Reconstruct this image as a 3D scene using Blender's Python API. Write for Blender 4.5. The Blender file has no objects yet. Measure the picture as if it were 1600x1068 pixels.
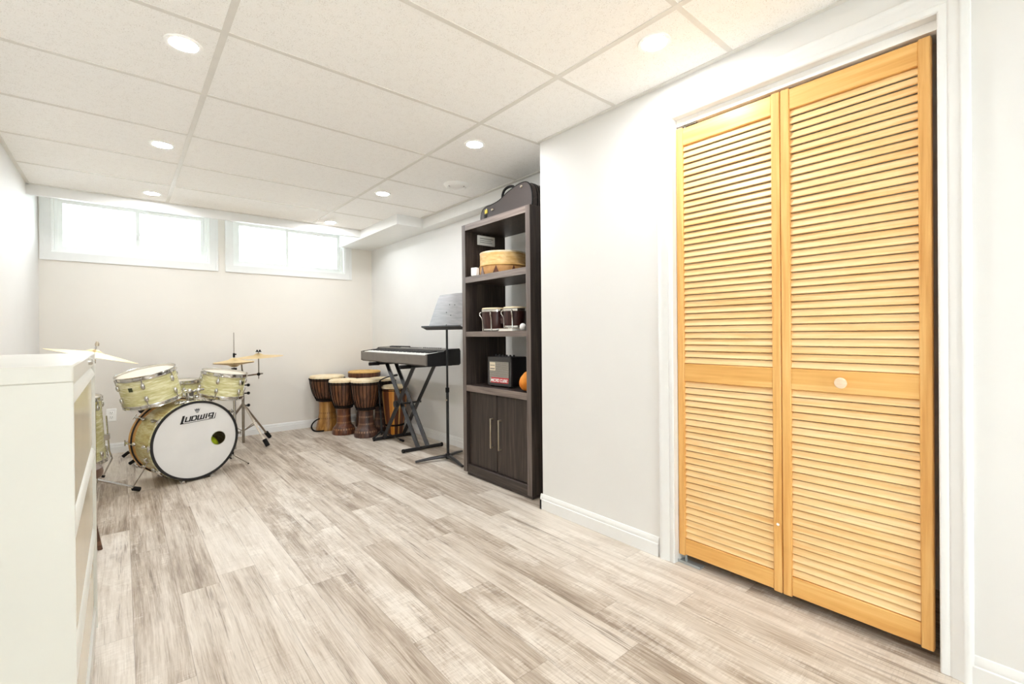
import bpy, bmesh, math, random
from mathutils import Matrix, Vector, Euler
random.seed(7)
PI = math.pi
S = bpy.context.scene
C = S.collection
# ---------------------------------------------------------------- camera
cd = bpy.data.cameras.new('camera')
cam = bpy.data.objects.new('camera', cd); C.objects.link(cam)
cd.sensor_width = 36; cd.lens = 725.09 * 36 / 1600
cd.shift_x = -0.01056; cd.shift_y = -0.00677
cd.clip_start = 0.02
_yaw, _pit, _rol = 0.71302, -0.00332, -0.00876
_f = Vector((math.sin(_yaw)*math.cos(_pit), math.cos(_yaw)*math.cos(_pit), math.sin(_pit)))
_r0 = Vector((math.cos(_yaw), -math.sin(_yaw), 0)); _u0 = _r0.cross(_f)
_r = _r0*math.cos(_rol) + _u0*math.sin(_rol); _u = -_r0*math.sin(_rol) + _u0*math.cos(_rol)
_m = Matrix((_r, _u, -_f)).transposed().to_4x4(); _m.translation = (-0.3151, -2.7314, 1.0879)
cam.matrix_world = _m
S.camera = cam
# ---------------------------------------------------------------- world and exposure
w = bpy.data.worlds.new('overcast_sky'); S.world = w; w.use_nodes = True
bg = w.node_tree.nodes['Background']; bg.inputs[0].default_value = (0.86, 0.94, 1.0, 1); bg.inputs[1].default_value = 1.05
S.view_settings.view_transform = 'Standard'; S.view_settings.look = 'None'
S.view_settings.gamma = 1; S.view_settings.exposure = 3.58
S.view_settings.use_curve_mapping = False
S.cycles.max_bounces = 24; S.cycles.diffuse_bounces = 16; S.cycles.glossy_bounces = 6
LAMP = 32.0            # radiance of the downlight lenses
LAMPCOL = (0.945, 0.96, 0.995)
HC = 2.27              # ceiling height
# ---------------------------------------------------------------- node helpers
def lin(c):
    return tuple(((v/255)/12.92 if v/255 <= .04045 else ((v/255+.055)/1.055)**2.4) for v in c) + (1,)
class NT:
    def __init__(s, name, rough=.5, metal=0, spec=.5):
        s.m = bpy.data.materials.new(name); s.m.use_nodes = True
        s.t = s.m.node_tree; s.b = s.t.nodes['Principled BSDF']
        s.b.inputs['Roughness'].default_value = rough; s.b.inputs['Metallic'].default_value = metal
        s.b.inputs['Specular IOR Level'].default_value = spec
        s._c = None
    def put(s, sock, v):
        if isinstance(v, bpy.types.NodeSocket): s.t.links.new(v, sock)
        elif isinstance(v, (tuple, list)) and sock.type == 'VALUE': sock.default_value = v[0]
        else: sock.default_value = v
    def coords(s):
        if not s._c: s._c = s.t.nodes.new('ShaderNodeTexCoord').outputs['Object']
        return s._c
    def xyz(s, v=None):
        n = s.t.nodes.new('ShaderNodeSeparateXYZ'); s.put(n.inputs[0], v or s.coords()); return n.outputs
    def vec(s, x, y, z):
        n = s.t.nodes.new('ShaderNodeCombineXYZ')
        for i, v in enumerate((x, y, z)): s.put(n.inputs[i], v)
        return n.outputs[0]
    def math(s, op, a, b=0.0, c=0.0):
        n = s.t.nodes.new('ShaderNodeMath'); n.operation = op
        s.put(n.inputs[0], a); s.put(n.inputs[1], b); s.put(n.inputs[2], c); return n.outputs[0]
    def scale(s, sc, v=None):
        n = s.t.nodes.new('ShaderNodeMapping'); s.put(n.inputs[0], v or s.coords()); n.inputs['Scale'].default_value = sc; return n.outputs[0]
    def noise(s, v, scale=1, detail=3, rough=.5, dist=0):
        n = s.t.nodes.new('ShaderNodeTexNoise'); s.put(n.inputs['Vector'], v)
        n.inputs['Scale'].default_value = scale; n.inputs['Detail'].default_value = detail
        n.inputs['Roughness'].default_value = rough; n.inputs['Distortion'].default_value = dist; return n.outputs[0]
    def voro(s, v, scale):
        n = s.t.nodes.new('ShaderNodeTexVoronoi'); s.put(n.inputs['Vector'], v); n.inputs['Scale'].default_value = scale; return n.outputs['Distance'], n.outputs['Color']
    def white(s, v):
        n = s.t.nodes.new('ShaderNodeTexWhiteNoise'); s.put(n.inputs['Vector'], v); return n.outputs[0]
    def ramp(s, f, stops, const=False):
        n = s.t.nodes.new('ShaderNodeValToRGB'); s.put(n.inputs[0], f)
        e = n.color_ramp.elements
        if const: n.color_ramp.interpolation = 'CONSTANT'
        while len(e) < len(stops): e.new(.5)
        for i, (p, c) in enumerate(stops): e[i].position = p; e[i].color = lin(c)
        return n.outputs[0]
    def mix(s, f, a, b, mode='MIX'):
        n = s.t.nodes.new('ShaderNodeMix'); n.data_type = 'RGBA'; n.blend_type = mode
        s.put(n.inputs[0], f); s.put(n.inputs[6], a); s.put(n.inputs[7], b); return n.outputs[2]
    def col(s, v): s.put(s.b.inputs['Base Color'], v if not (isinstance(v, tuple) and max(v) > 1.5) else lin(v)); return s
    def bump(s, h, strength=.2, dist=.002):
        n = s.t.nodes.new('ShaderNodeBump'); n.inputs['Strength'].default_value = strength; n.inputs['Distance'].default_value = dist
        s.put(n.inputs['Height'], h); s.t.links.new(n.outputs[0], s.b.inputs['Normal']); return s
def plain(name, c, rough=.5, metal=0, spec=.5, var=.06, sc=14):
    """paint, plastic, rubber, metal: one colour with a faint procedural mottling"""
    k = NT(name, rough, metal, spec); f = k.noise(k.coords(), sc, 2)
    d = tuple(max(0, v*(1-var)) for v in c); k.col(k.ramp(f, [(.3, d), (.7, c)])); return k.m
def wood(name, lo, mid, hi, axis, rough=.45, sc=1.0, spec=.4, bump=0):
    k = NT(name, rough, 0, spec); s3 = [38*sc]*3; s3[axis] = 2.0*sc
    f1 = k.noise(k.scale(s3), 1, 5, .6, .6); s4 = [130*sc]*3; s4[axis] = 5*sc
    f2 = k.noise(k.scale(s4), 1, 2, .5)
    f = k.math('ADD', k.math('MULTIPLY', f1, .68), k.math('MULTIPLY', f2, .32))
    k.col(k.ramp(f, [(.32, lo), (.5, mid), (.68, hi)]))
    if bump: k.bump(f, bump, .002)
    return k.m
M = {}
M['wall'] = plain('wall_paint', (225, 224, 221), .6, 0, .3, .01, 3)
M['trim'] = plain('white_trim_paint', (230, 230, 228), .38, 0, .4, .01)
M['vinyl'] = plain('window_vinyl', (244, 246, 244), .35, 0, .4, .01)
M['grid'] = plain('ceiling_grid_shadow_paint', (226, 223, 217), .5, 0, .3, .02)  # toned below the tiles so the grid's shadow lines sit in its colour
M['wall_lamptint'] = plain('lamp_tinted_wall_paint', (228, 223, 215), .6, 0, .3, .01, 3)  # warm lamplight of the far end put into the back wall's colour
def mk_tile():
    k = NT('ceiling_tile', .9, 0, .1); d, c = k.voro(k.coords(), 165); n = k.noise(k.coords(), 26, 3, .6)
    dots = k.math('MULTIPLY', k.math('LESS_THAN', d, .27), k.math('GREATER_THAN', n, .5))
    fine = k.noise(k.coords(), 190, 2, .6)
    a = k.ramp(fine, [(.35, (245, 244, 241)), (.6, (250, 249, 247))])
    k.col(k.mix(k.math('MULTIPLY', dots, .30), a, lin((150, 138, 122)))); k.bump(fine, .3, .002); return k.m
M['tile'] = mk_tile()
def mk_floor():
    k = NT('vinyl_plank_floor', .42, 0, .35); x, y, z = k.xyz(); PW, PL = .1486, 1.22
    u = k.math('DIVIDE', k.math('ADD', x, 5*PW + .142), PW); row = k.math('FLOOR', u); fu = k.math('FRACT', u)
    off = k.white(k.vec(row, 3.7, 0)); v = k.math('ADD', k.math('DIVIDE', y, PL), k.math('MULTIPLY', off, 5.0))
    v = k.math('ADD', v, 20.0); j = k.math('FLOOR', v); fv = k.math('FRACT', v)
    idn = k.white(k.vec(row, j, 1.0)); id2 = k.white(k.vec(j, row, 5.0))
    ox = k.math('MULTIPLY', idn, 40.0); oy = k.math('MULTIPLY', id2, 60.0)
    gx = k.math('ADD', x, ox); gy = k.math('ADD', y, oy); P = k.vec(gx, gy, k.math('MULTIPLY', idn, 9.0))
    warp = k.noise(k.scale((4, 1.1, 1), P), 1, 2, .5)
    gxw = k.math('ADD', gx, k.math('MULTIPLY', warp, .03)); PG = k.vec(gxw, gy, 0.0)
    grain = k.noise(k.scale((60, 1.6, 1), PG), 1, 7, .72, .15)
    broad = k.noise(k.scale((17, 1.3, 1), PG), 1, 6, .66)
    blotch = k.noise(k.scale((11, 3.2, 1), P), 1, 7, .72, .4)
    saw = k.noise(k.scale((9, 85, 1), P), 1, 3, .6, .3)
    fine = k.noise(k.scale((210, 6, 1), PG), 1, 3, .65)
    soft = k.noise(k.scale((8, 1.6, 1), P), 1, 5, .62, .3)
    f = k.math('ADD', k.math('MULTIPLY', grain, .30), k.math('MULTIPLY', broad, .26))
    f = k.math('ADD', f, k.math('MULTIPLY', soft, .28))
    f = k.math('ADD', f, k.math('MULTIPLY', fine, .20))
    f = k.math('ADD', f, k.math('MULTIPLY', k.math('SUBTRACT', id2, .5), .12))
    c = k.ramp(f, [(.40, (136, 119, 103)), (.475, (176, 162, 146)), (.535, (199, 188, 174)), (.62, (215, 206, 194))])
    wash = k.math('ADD', k.math('MULTIPLY', blotch, .62), k.math('MULTIPLY', saw, .16))
    wash = k.math('ADD', wash, k.math('MULTIPLY', k.noise(k.scale((20, 170, 1), P), 1, 2, .6, .2), .14))
    wash = k.math('ADD', wash, k.math('MULTIPLY', fine, .12))
    wash = k.math('ADD', wash, k.math('MULTIPLY', k.math('SUBTRACT', idn, .5), .10))
    wm = k.ramp(wash, [(.535, (0, 0, 0)), (.63, (175, 175, 175))])
    c = k.mix(wm, c, lin((238, 232, 222)))
    st = k.math('ADD', k.math('MULTIPLY', k.noise(k.scale((26, .8, 1), PG), 1, 6, .62), .70), k.math('MULTIPLY', fine, .32))
    stm = k.ramp(st, [(.575, (0, 0, 0)), (.63, (225, 225, 225))])
    c = k.mix(stm, c, lin((118, 101, 86)))
    gl = k.ramp(k.noise(k.scale((150, 3.4, 1), PG), 1, 4, .7), [(.56, (0, 0, 0)), (.68, (150, 150, 150))])
    c = k.mix(gl, c, lin((128, 112, 97)))
    pm = k.ramp(k.noise(k.scale((6, 3, 1), P), 1, 3, .6), [(.5, (0, 0, 0)), (.62, (255, 255, 255))])
    hl = k.ramp(k.noise(k.scale((12, 190, 1), P), 1, 3, .65, .25), [(.54, (0, 0, 0)), (.64, (130, 130, 130))])
    c = k.mix(k.math('MULTIPLY', pm, hl), c, lin((136, 120, 104)))
    kn, kc = k.voro(k.scale((7, 2.6, 1), P), 1)
    c = k.mix(k.ramp(kn, [(.05, (150, 150, 150)), (.13, (0, 0, 0))]), c, lin((124, 106, 90)))
    ex = k.math('MINIMUM', fu, k.math('SUBTRACT', 1.0, fu)); ey = k.math('MULTIPLY', k.math('MINIMUM', fv, k.math('SUBTRACT', 1.0, fv)), PL/PW)
    e = k.math('MINIMUM', ex, ey); seam = k.math('LESS_THAN', e, .009)
    c = k.mix(k.math('MULTIPLY', seam, .30), c, lin((98, 84, 72)))
    k.col(c); k.put(k.b.inputs['Roughness'], k.math('ADD', .36, k.math('MULTIPLY', grain, .2))); k.bump(f, .12, .001); return k.m
M['floor'] = mk_floor()
M['slat'] = wood('pine_slat', (226, 176, 110), (238, 202, 144), (246, 218, 170), 1, .42)
M['rail'] = wood('pine_rail', (208, 148, 74), (228, 176, 102), (240, 200, 132), 1, .36, .55)
M['stile'] = wood('pine_stile', (210, 150, 78), (228, 176, 104), (240, 196, 126), 2, .36)
M['espresso_v'] = wood('espresso_wood', (34, 27, 24), (52, 43, 38), (78, 67, 60), 2, .42)
M['espresso_h'] = wood('espresso_wood_rail', (40, 33, 30), (60, 51, 46), (84, 73, 67), 1, .4)
M['edge'] = wood('weathered_front_edge', (92, 80, 73), (118, 105, 97), (142, 130, 122), 1, .42)
M['edge_v'] = wood('weathered_stile_edge', (76, 66, 60), (100, 89, 83), (124, 113, 106), 2, .42)
M['ventshade'] = plain('grey_vent_throat', (120, 116, 110), .7)
M['chrome'] = plain('chrome', (215, 213, 208), .16, 1, .5, .05)
M['nickel'] = plain('brushed_nickel', (196, 184, 164), .32, 1)
M['steel'] = plain('worn_steel', (168, 158, 144), .3, 1, .5, .15)
M['black'] = plain('black_plastic', (26, 25, 26), .42, 0, .5, .2)
M['blackmetal'] = plain('black_painted_metal', (24, 24, 26), .3, 0, .6, .2)
M['rubber'] = plain('black_rubber', (20, 19, 19), .75, 0, .3, .2)
M['grey'] = plain('grey_plastic', (112, 105, 98), .4, 0, .5)
M['darkgrey'] = plain('dark_grey_plastic', (62, 60, 60), .42)
M['ivory'] = plain('white_key_plastic', (246, 245, 240), .25, 0, .5, .01)
M['cabinet'] = plain('cream_cabinet_paint', (207, 205, 196), .36, 0, .45, .012, 5)
M['drawer'] = plain('beige_drawer_paint', (200, 188, 164), .17, 0, .55, .02, 5)
M['cream'] = plain('cream_card', (240, 228, 205), .6, 0, .3, .05)
M['white'] = plain('white_plastic', (246, 245, 242), .4, 0, .4, .01)
M['slot'] = plain('dark_slot', (60, 55, 50), .6)
M['yellow'] = plain('yellow_tag', (214, 196, 60), .5)
M['lime'] = plain('lime_fabric', (206, 222, 44), .9, 0, .1, .2, 30)
M['ink'] = plain('black_ink', (18, 18, 20), .5)
M['greyink'] = plain('grey_ink', (92, 92, 94), .5)
M['red'] = plain('red_plate', (196, 44, 52), .4)
M['leather'] = plain('brown_vinyl', (104, 78, 60), .45, 0, .4, .25, 22)
M['seatwood'] = wood('dark_seat_wood', (58, 38, 26), (92, 62, 44), (122, 88, 64), 0, .4)
M['case'] = NT('tolex_case', .55).m
def mk_case():
    k = NT('textured_case_vinyl', .55, 0, .4); n = k.noise(k.coords(), 220, 2, .6); k.col(k.ramp(n, [(.35, (50, 44, 42)), (.65, (78, 69, 65))])); k.bump(n, .4, .001); return k.m
M['case'] = mk_case()
def mk_pearl(name, lo, mid, hi):
    k = NT(name, .22, 0, .6); n = k.noise(k.scale((5, 5, 24)), 1, 3, .55, 1.6); n2 = k.noise(k.scale((9, 9, 60)), 1, 2, .5, 2.0)
    f = k.math('ADD', k.math('MULTIPLY', n, .6), k.math('MULTIPLY', n2, .4)); k.col(k.ramp(f, [(.34, lo), (.5, mid), (.64, hi)])); return k.m
M['pearl'] = mk_pearl('white_marine_pearl', (186, 180, 120), (214, 208, 156), (243, 240, 208))
M['agedpearl'] = mk_pearl('yellowed_pearl', (172, 150, 92), (196, 182, 124), (216, 208, 160))
M['hoopwood'] = wood('maple_hoop', (186, 132, 66), (212, 162, 92), (226, 184, 116), 2, .4)
M['head'] = plain('coated_drum_head', (222, 220, 216), .7, 0, .2, .03, 6)
M['clearhead'] = plain('worn_tom_head', (236, 226, 208), .5, 0, .4, .06, 8)
M['badge'] = plain('olive_badge', (72, 78, 50), .35, .4)
def mk_cymbal():
    k = NT('bronze_cymbal', .4, .7, .5); x, y, z = k.xyz(); r = k.math('SQRT', k.math('ADD', k.math('MULTIPLY', x, x), k.math('MULTIPLY', y, y)))
    n = k.noise(k.vec(k.math('MULTIPLY', r, 260.0), 0.0, 0.0), 1, 2); k.col(k.ramp(n, [(.3, (222, 192, 136)), (.7, (246, 224, 176))])); k.bump(n, .15, .0005); return k.m
M['bronze'] = mk_cymbal()
def mk_skin(name, a, b):
    k = NT(name, .7, 0, .3); n = k.noise(k.coords(), 9, 4, .6); k.col(k.ramp(n, [(.35, a), (.65, b)])); return k.m
M['skin'] = mk_skin('goat_skin', (222, 198, 156), (244, 230, 200))
M['tanskin'] = mk_skin('tan_skin', (196, 152, 84), (222, 184, 118))
def mk_shell(name, lo, mid, hi):
    return wood(name, lo, mid, hi, 2, .35, .7, .5)
M['bowl'] = mk_shell('carved_bowl_wood', (52, 30, 18), (98, 60, 36), (134, 88, 54))
M['bowl_dark'] = mk_shell('dark_bowl_wood', (34, 20, 14), (62, 38, 26), (90, 58, 40))
def mk_carved(name, lo, mid, hi, mark, zs):
    k = NT(name, .36, 0, .5); x, y, z = k.xyz(); a = k.math('ARCTAN2', y, x)
    g = k.noise(k.scale((26, 26, 3)), 1, 5, .6, .5); c = k.ramp(g, [(.32, lo), (.5, mid), (.68, hi)])
    ca = k.math('ABSOLUTE', k.math('SINE', k.math('MULTIPLY', a, 13.0)))
    band = None
    for zc, hh in zs:
        b = k.math('MULTIPLY', k.math('LESS_THAN', k.math('ABSOLUTE', k.math('SUBTRACT', z, zc)), k.math('MULTIPLY', ca, hh*.7)), k.math('GREATER_THAN', ca, .55))
        band = b if band is None else k.math('MAXIMUM', band, b)
    k.col(k.mix(k.math('MULTIPLY', band, .5), c, lin(mark))); k.bump(k.math('SUBTRACT', 1.0, band), .5, .003); return k.m
M['foot_tan'] = mk_carved('tan_carved_foot', (120, 78, 32), (160, 112, 52), (188, 142, 76), (96, 62, 26), [(.14, .012), (.20, .015)])
M['foot_red'] = mk_carved('redbrown_carved_foot', (54, 28, 16), (92, 52, 32), (126, 78, 48), (176, 128, 82), [(.06, .014), (.13, .012), (.20, .014)])
M['foot_dark'] = mk_carved('dark_carved_foot', (44, 26, 20), (74, 48, 38), (104, 72, 56), (168, 132, 104), [(.06, .016), (.14, .014), (.215, .014)])
def mk_stave():
    k = NT('striped_stave_wood', .3, 0, .5); x, y, z = k.xyz(); a = k.math('FRACT', k.math('ADD', k.math('DIVIDE', k.math('ARCTAN2', y, x), 2*PI), 1.02))
    a = k.math('FRACT', k.math('MULTIPLY', a, 4.0))
    g = k.noise(k.scale((60, 60, 4)), 1, 4, .6)
    base = k.ramp(a, [(0, (92, 48, 24)), (.28, (206, 128, 34)), (.46, (226, 158, 62)), (.56, (84, 42, 22)), (.82, (214, 170, 96)), (.9, (120, 66, 30))], True)
    k.col(k.mix(k.math('MULTIPLY', g, .35), base, lin((84, 44, 20)))); return k.m
M['stave'] = mk_stave()
M['rope'] = plain('black_rope', (24, 21, 19), .85, 0, .2, .3, 60)
M['bongo'] = wood('bongo_shell_wood', (38, 20, 18), (58, 32, 30), (84, 54, 50), 2, .3)
def mk_bentwood():
    k = NT('stained_bentwood', .5, 0, .35); g = k.noise(k.scale((14, 14, 60)), 1, 4, .6); c = k.ramp(g, [(.35, (214, 170, 104)), (.65, (236, 204, 144))])
    st = k.noise(k.scale((9, 9, 14)), 1, 4, .65); c = k.mix(k.ramp(st, [(.56, (0, 0, 0)), (.68, (190, 190, 190))]), c, lin((176, 112, 48))); k.col(c); return k.m
M['bentwood'] = mk_bentwood()
M['hide'] = mk_skin('rawhide', (176, 128, 76), (206, 162, 108))
M['gourd'] = mk_skin('polished_gourd', (206, 112, 24), (232, 156, 60))
def mk_grille():
    k = NT('perforated_grille', .4, .3, .5); x, y, z = k.xyz()
    v = k.math('DIVIDE', z, .0072); fz = k.math('SUBTRACT', k.math('FRACT', v), .5)
    u = k.math('ADD', k.math('DIVIDE', y, .0078), k.math('MULTIPLY', k.math('MODULO', k.math('FLOOR', v), 2.0), .5)); fy_ = k.math('SUBTRACT', k.math('FRACT', k.math('ADD', u, 50.0)), .5)
    r = k.math('SQRT', k.math('ADD', k.math('MULTIPLY', fy_, fy_), k.math('MULTIPLY', fz, fz)))
    k.col(k.mix(k.math('LESS_THAN', r, .33), lin((176, 170, 162)), lin((52, 49, 47)))); return k.m
M['grille'] = mk_grille()
def mk_deskmetal():
    k = NT('satin_grey_desk', .42, .55, .5); n = k.noise(k.scale((60, 3, 60)), 1, 3); k.col(k.ramp(n, [(.3, (128, 127, 128)), (.7, (144, 142, 142))])); return k.m
M['desk'] = mk_deskmetal()
def mk_glass():
    k = NT('window_glass', 0); t = k.t; o = t.nodes['Material Output']; tr = t.nodes.new('ShaderNodeBsdfTransparent'); gl = t.nodes.new('ShaderNodeBsdfGlossy')
    gl.inputs['Roughness'].default_value = .02; tr.inputs[0].default_value = (.96, .98, .97, 1); fr = t.nodes.new('ShaderNodeFresnel'); fr.inputs[0].default_value = 1.45
    mx = t.nodes.new('ShaderNodeMixShader'); t.links.new(fr.outputs[0], mx.inputs[0]); t.links.new(tr.outputs[0], mx.inputs[1]); t.links.new(gl.outputs[0], mx.inputs[2]); t.links.new(mx.outputs[0], o.inputs[0]); return k.m
M['glass'] = mk_glass()
def mk_lens():
    k = NT('lit_lamp_lens', .5); k.b.inputs['Emission Color'].default_value = LAMPCOL + (1,); k.b.inputs['Emission Strength'].default_value = LAMP; return k.m
M['lens'] = mk_lens()
# ---------------------------------------------------------------- mesh helpers
I4 = Matrix.Identity(4)
def TR(loc=(0, 0, 0), rot=(0, 0, 0), sc=(1, 1, 1)): return Matrix.LocRotScale(Vector(loc), Euler(rot), Vector(sc))
class MB:
    def __init__(s): s.v = []; s.f = []; s.M = I4.copy()
    def add(s, vs, fs, M=None):
        n = len(s.v); T = s.M @ M if M is not None else s.M
        s.v += [T @ Vector(p) for p in vs]; s.f += [tuple(i+n for i in f) for f in fs]; return s
    def box(s, x0, x1, y0, y1, z0, z1, bev=0, M=None, seg=1):
        if bev <= 0:
            vs = [(x, y, z) for x in (x0, x1) for y in (y0, y1) for z in (z0, z1)]
            return s.add(vs, [(0, 1, 3, 2), (4, 6, 7, 5), (0, 4, 5, 1), (2, 3, 7, 6), (0, 2, 6, 4), (1, 5, 7, 3)], M)
        b = bmesh.new(); bmesh.ops.create_cube(b, size=1)
        for q in b.verts: q.co = Vector(((x0+x1)/2 + q.co.x*(x1-x0), (y0+y1)/2 + q.co.y*(y1-y0), (z0+z1)/2 + q.co.z*(z1-z0)))
        bmesh.ops.bevel(b, geom=b.edges[:], offset=bev, segments=seg, affect='EDGES', profile=.5)
        b.verts.index_update(); s.add([q.co.copy() for q in b.verts], [[q.index for q in f.verts] for f in b.faces], M); b.free(); return s
    def lathe(s, prof, seg=32, M=None, a0=0, a1=2*PI):
        full = abs(a1-a0-2*PI) < 1e-6; n = seg if full else seg+1; vs = []; fs = []; idx = []
        for r, z in prof:
            if r < 1e-6: idx.append([len(vs)]*n); vs.append((0, 0, z))
            else:
                idx.append(list(range(len(vs), len(vs)+n)))
                vs += [(r*math.cos(a0+(a1-a0)*i/seg), r*math.sin(a0+(a1-a0)*i/seg), z) for i in range(n)]
        for a, b in zip(idx, idx[1:]):
            for i in range(n if full else n-1):
                j = (i+1) % n; q = []
                for t in (a[i], a[j], b[j], b[i]):
                    if t not in q: q.append(t)
                if len(q) > 2: fs.append(tuple(q))
        return s.add(vs, fs, M)
    def ring(s, ri, ro, z0, z1, seg=48, M=None): return s.lathe([(ri, z0), (ro, z0), (ro, z1), (ri, z1), (ri, z0)], seg, M)
    def tube(s, pts, r, seg=8, M=None, flat=1.0):
        pts = [Vector(p) for p in pts]; n = len(pts); rs = r if isinstance(r, (list, tuple)) else [r]*n; vs = []; fs = []; up = None
        for i, p in enumerate(pts):
            d = (pts[min(i+1, n-1)] - pts[max(i-1, 0)]).normalized()
            if up is None: up = Vector((0, 0, 1)) if abs(d.z) < .9 else Vector((1, 0, 0))
            a = d.cross(up).normalized(); b = a.cross(d).normalized(); up = b
            for k in range(seg):
                t = 2*PI*k/seg; vs.append(p + a*rs[i]*math.cos(t) + b*rs[i]*flat*math.sin(t))
        for i in range(n-1):
            for k in range(seg):
                l = (k+1) % seg; fs.append((i*seg+k, i*seg+l, (i+1)*seg+l, (i+1)*seg+k))
        fs.append(tuple(range(seg))); fs.append(tuple(range((n-1)*seg, n*seg))); return s.add(vs, fs, M)
    def prism(s, poly, z0, z1, M=None):
        n = len(poly); vs = [(x, y, z0) for x, y in poly] + [(x, y, z1) for x, y in poly]
        return s.add(vs, [tuple(range(n)), tuple(range(2*n-1, n-1, -1))] + [(i, (i+1) % n, n+(i+1) % n, n+i) for i in range(n)], M)
    def ball(s, c, r, seg=16, sc=(1, 1, 1)):
        pr = [(r*math.sin(PI*i/10), -r*math.cos(PI*i/10)) for i in range(11)]; pr[0] = (0, -r); pr[-1] = (0, r)
        return s.lathe(pr, seg, TR(c, (0, 0, 0), sc))
    def mesh(s, name, mat, ang=38):
        me = bpy.data.meshes.new(name); me.from_pydata([tuple(p) for p in s.v], [], s.f)
        b = bmesh.new(); b.from_mesh(me); bmesh.ops.remove_doubles(b, verts=b.verts[:], dist=1e-6); bmesh.ops.recalc_face_normals(b, faces=b.faces[:]); b.to_mesh(me); b.free()
        for p in me.polygons: p.use_smooth = True
        me.set_sharp_from_angle(angle=math.radians(ang)); me.materials.append(M[mat]); return me
    def build(s, name, mat, parent=None, loc=(0, 0, 0), rot=(0, 0, 0), ang=38):
        o = bpy.data.objects.new(name, s.mesh(name, mat, ang)); C.objects.link(o); o.location = loc; o.rotation_euler = rot
        if parent: o.parent = parent
        return o
def tag(o, label, cat, group=None, kind=None):
    o['label'] = label; o['category'] = cat
    if group: o['group'] = group
    if kind: o['kind'] = kind
    return o
def thing(name, label, cat, loc=(0, 0, 0), rot=(0, 0, 0), group=None, kind=None):
    o = bpy.data.objects.new(name, None); C.objects.link(o); o.location = loc; o.rotation_euler = rot; o.empty_display_size = .1
    return tag(o, label, cat, group, kind)
def struct(name, mb, mat, label, cat, parent=None, ang=38):
    o = mb.build(name, mat, parent, ang=ang)
    if not parent: tag(o, label, cat, None, 'structure')
    return o
def rep(o, loc=None, rot=None, parent=None):
    c = o.copy(); C.objects.link(c)
    if loc is not None: c.location = loc
    if rot is not None: c.rotation_euler = rot
    if parent: c.parent = parent
    return c
def copy_tree(o, loc, rot=None):
    r = o.copy(); C.objects.link(r); r.location = loc
    if rot is not None: r.rotation_euler = rot
    for ch in list(o.children):
        c = ch.copy(); C.objects.link(c); c.parent = r
        for g in list(ch.children):
            d = g.copy(); C.objects.link(d); d.parent = c
    return r
def lerp(a, b, t): return tuple(x+(y-x)*t for x, y in zip(a, b))
# ---------------------------------------------------------------- room shell
XL, XC, XR, YB, YA, YF = -.857, 1.656, 2.14, 3.081, -.63, -4.8
W1 = (-.777, .392, 1.845, 2.365); W2 = (.600, 1.802, 1.845, 2.365)
DO = (-1.543, -2.480, 2.090)     # closet opening: left jamb, right jamb, head
struct('floor', MB().box(XL-.15, XR+.3, YF-.15, YB+.25, -.08, 0), 'floor', 'grey whitewashed wood plank floor running towards the windows', 'floor')
cb = MB().box(XL-.1, XR+.1, YF-.1, 2.425, HC, HC+.06)
ceil = struct('ceiling', cb, 'tile', 'speckled white drop ceiling with two by four tiles', 'ceiling')
gb = MB()
for i in (-1, 0, 1, 2):
    x = i*1.2192
    if XL < x < XR: gb.box(x-.012, x+.012, YF, 2.42, HC-.0028, HC+.001)
rows = [-.6096*k for k in range(-3, 9)]
for y in rows:
    gb.box(XL, (2.02 if y > YA else XC), y-.011, y+.011, HC-.0022, HC+.001)
for a in [(XL, XL+.02, YF, 2.42), (XC-.02, XC, YF, YA), (1.99, 2.02, YA, 1.5), (XL, 1.735, 2.40, 2.42), (XL, XC, YF, YF+.02)]:
    gb.box(*a, HC-.006, HC+.001)
gb.build('ceiling_grid', 'grid', ceil)
# back wall with its two openings, and the recess above the drop ceiling
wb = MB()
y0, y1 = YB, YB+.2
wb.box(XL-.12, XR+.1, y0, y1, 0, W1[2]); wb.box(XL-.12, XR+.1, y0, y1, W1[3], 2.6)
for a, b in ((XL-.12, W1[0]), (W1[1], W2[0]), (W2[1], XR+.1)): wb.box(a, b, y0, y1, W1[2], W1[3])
struct('wall_back', wb, 'wall_lamptint', 'back wall with warm lamp tint in its colour below and around the two high windows', 'wall')
struct('wall_left', MB().box(XL-.12, XL, YF-.1, YB, 0, 2.6), 'wall', 'white left wall behind the filing cabinet', 'wall')
struct('wall_right', MB().box(XR, XR+.12, YA-.115, YB, 0, 2.6), 'wall', 'cream right wall behind keyboard and bookshelf', 'wall')
wc = MB()
d0, d1, d2 = DO[0]+.012, DO[1]-.012, DO[2]+.012
wc.box(XC, XC+.115, d0, YA-.115, 0, 2.4); wc.box(XC, XC+.115, d1, d0, d2, 2.4); wc.box(XC, XC+.115, YF-.1, d1, 0, 2.4)
wc.box(XC, XR, YA-.115, YA, 0, 2.4)
struct('wall_closet', wc, 'wall', 'white closet wall around the louvered door', 'wall')
struct('wall_closet_inside', MB().box(XR+.12, XR+.2, YF-.1, YA-.115, 0, 2.4).box(XC+.115, XR+.12, -3.05, -2.97, 0, 2.3).box(XC+.115, XR+.12, -3.05, YA-.115, 2.3, 2.36), 'wall', 'inner walls of the closet behind the louvered door', 'wall')
struct('wall_front', MB().box(XL-.12, -.22, YF-.12, YF, 0, 2.6).box(1.02, XC+.2, YF-.12, YF, 0, 2.6).box(-.22, 1.02, YF-.12, YF, 2.1, 2.6), 'wall', 'white wall behind the viewpoint', 'wall')  # door gap is made up, to let daylight reach the near end
struct('trim_1', MB().box(XL, XR, 2.422, 2.462, 2.188, 2.52), 'trim', 'white fascia board hanging below the ceiling before the windows', 'trim')
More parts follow.
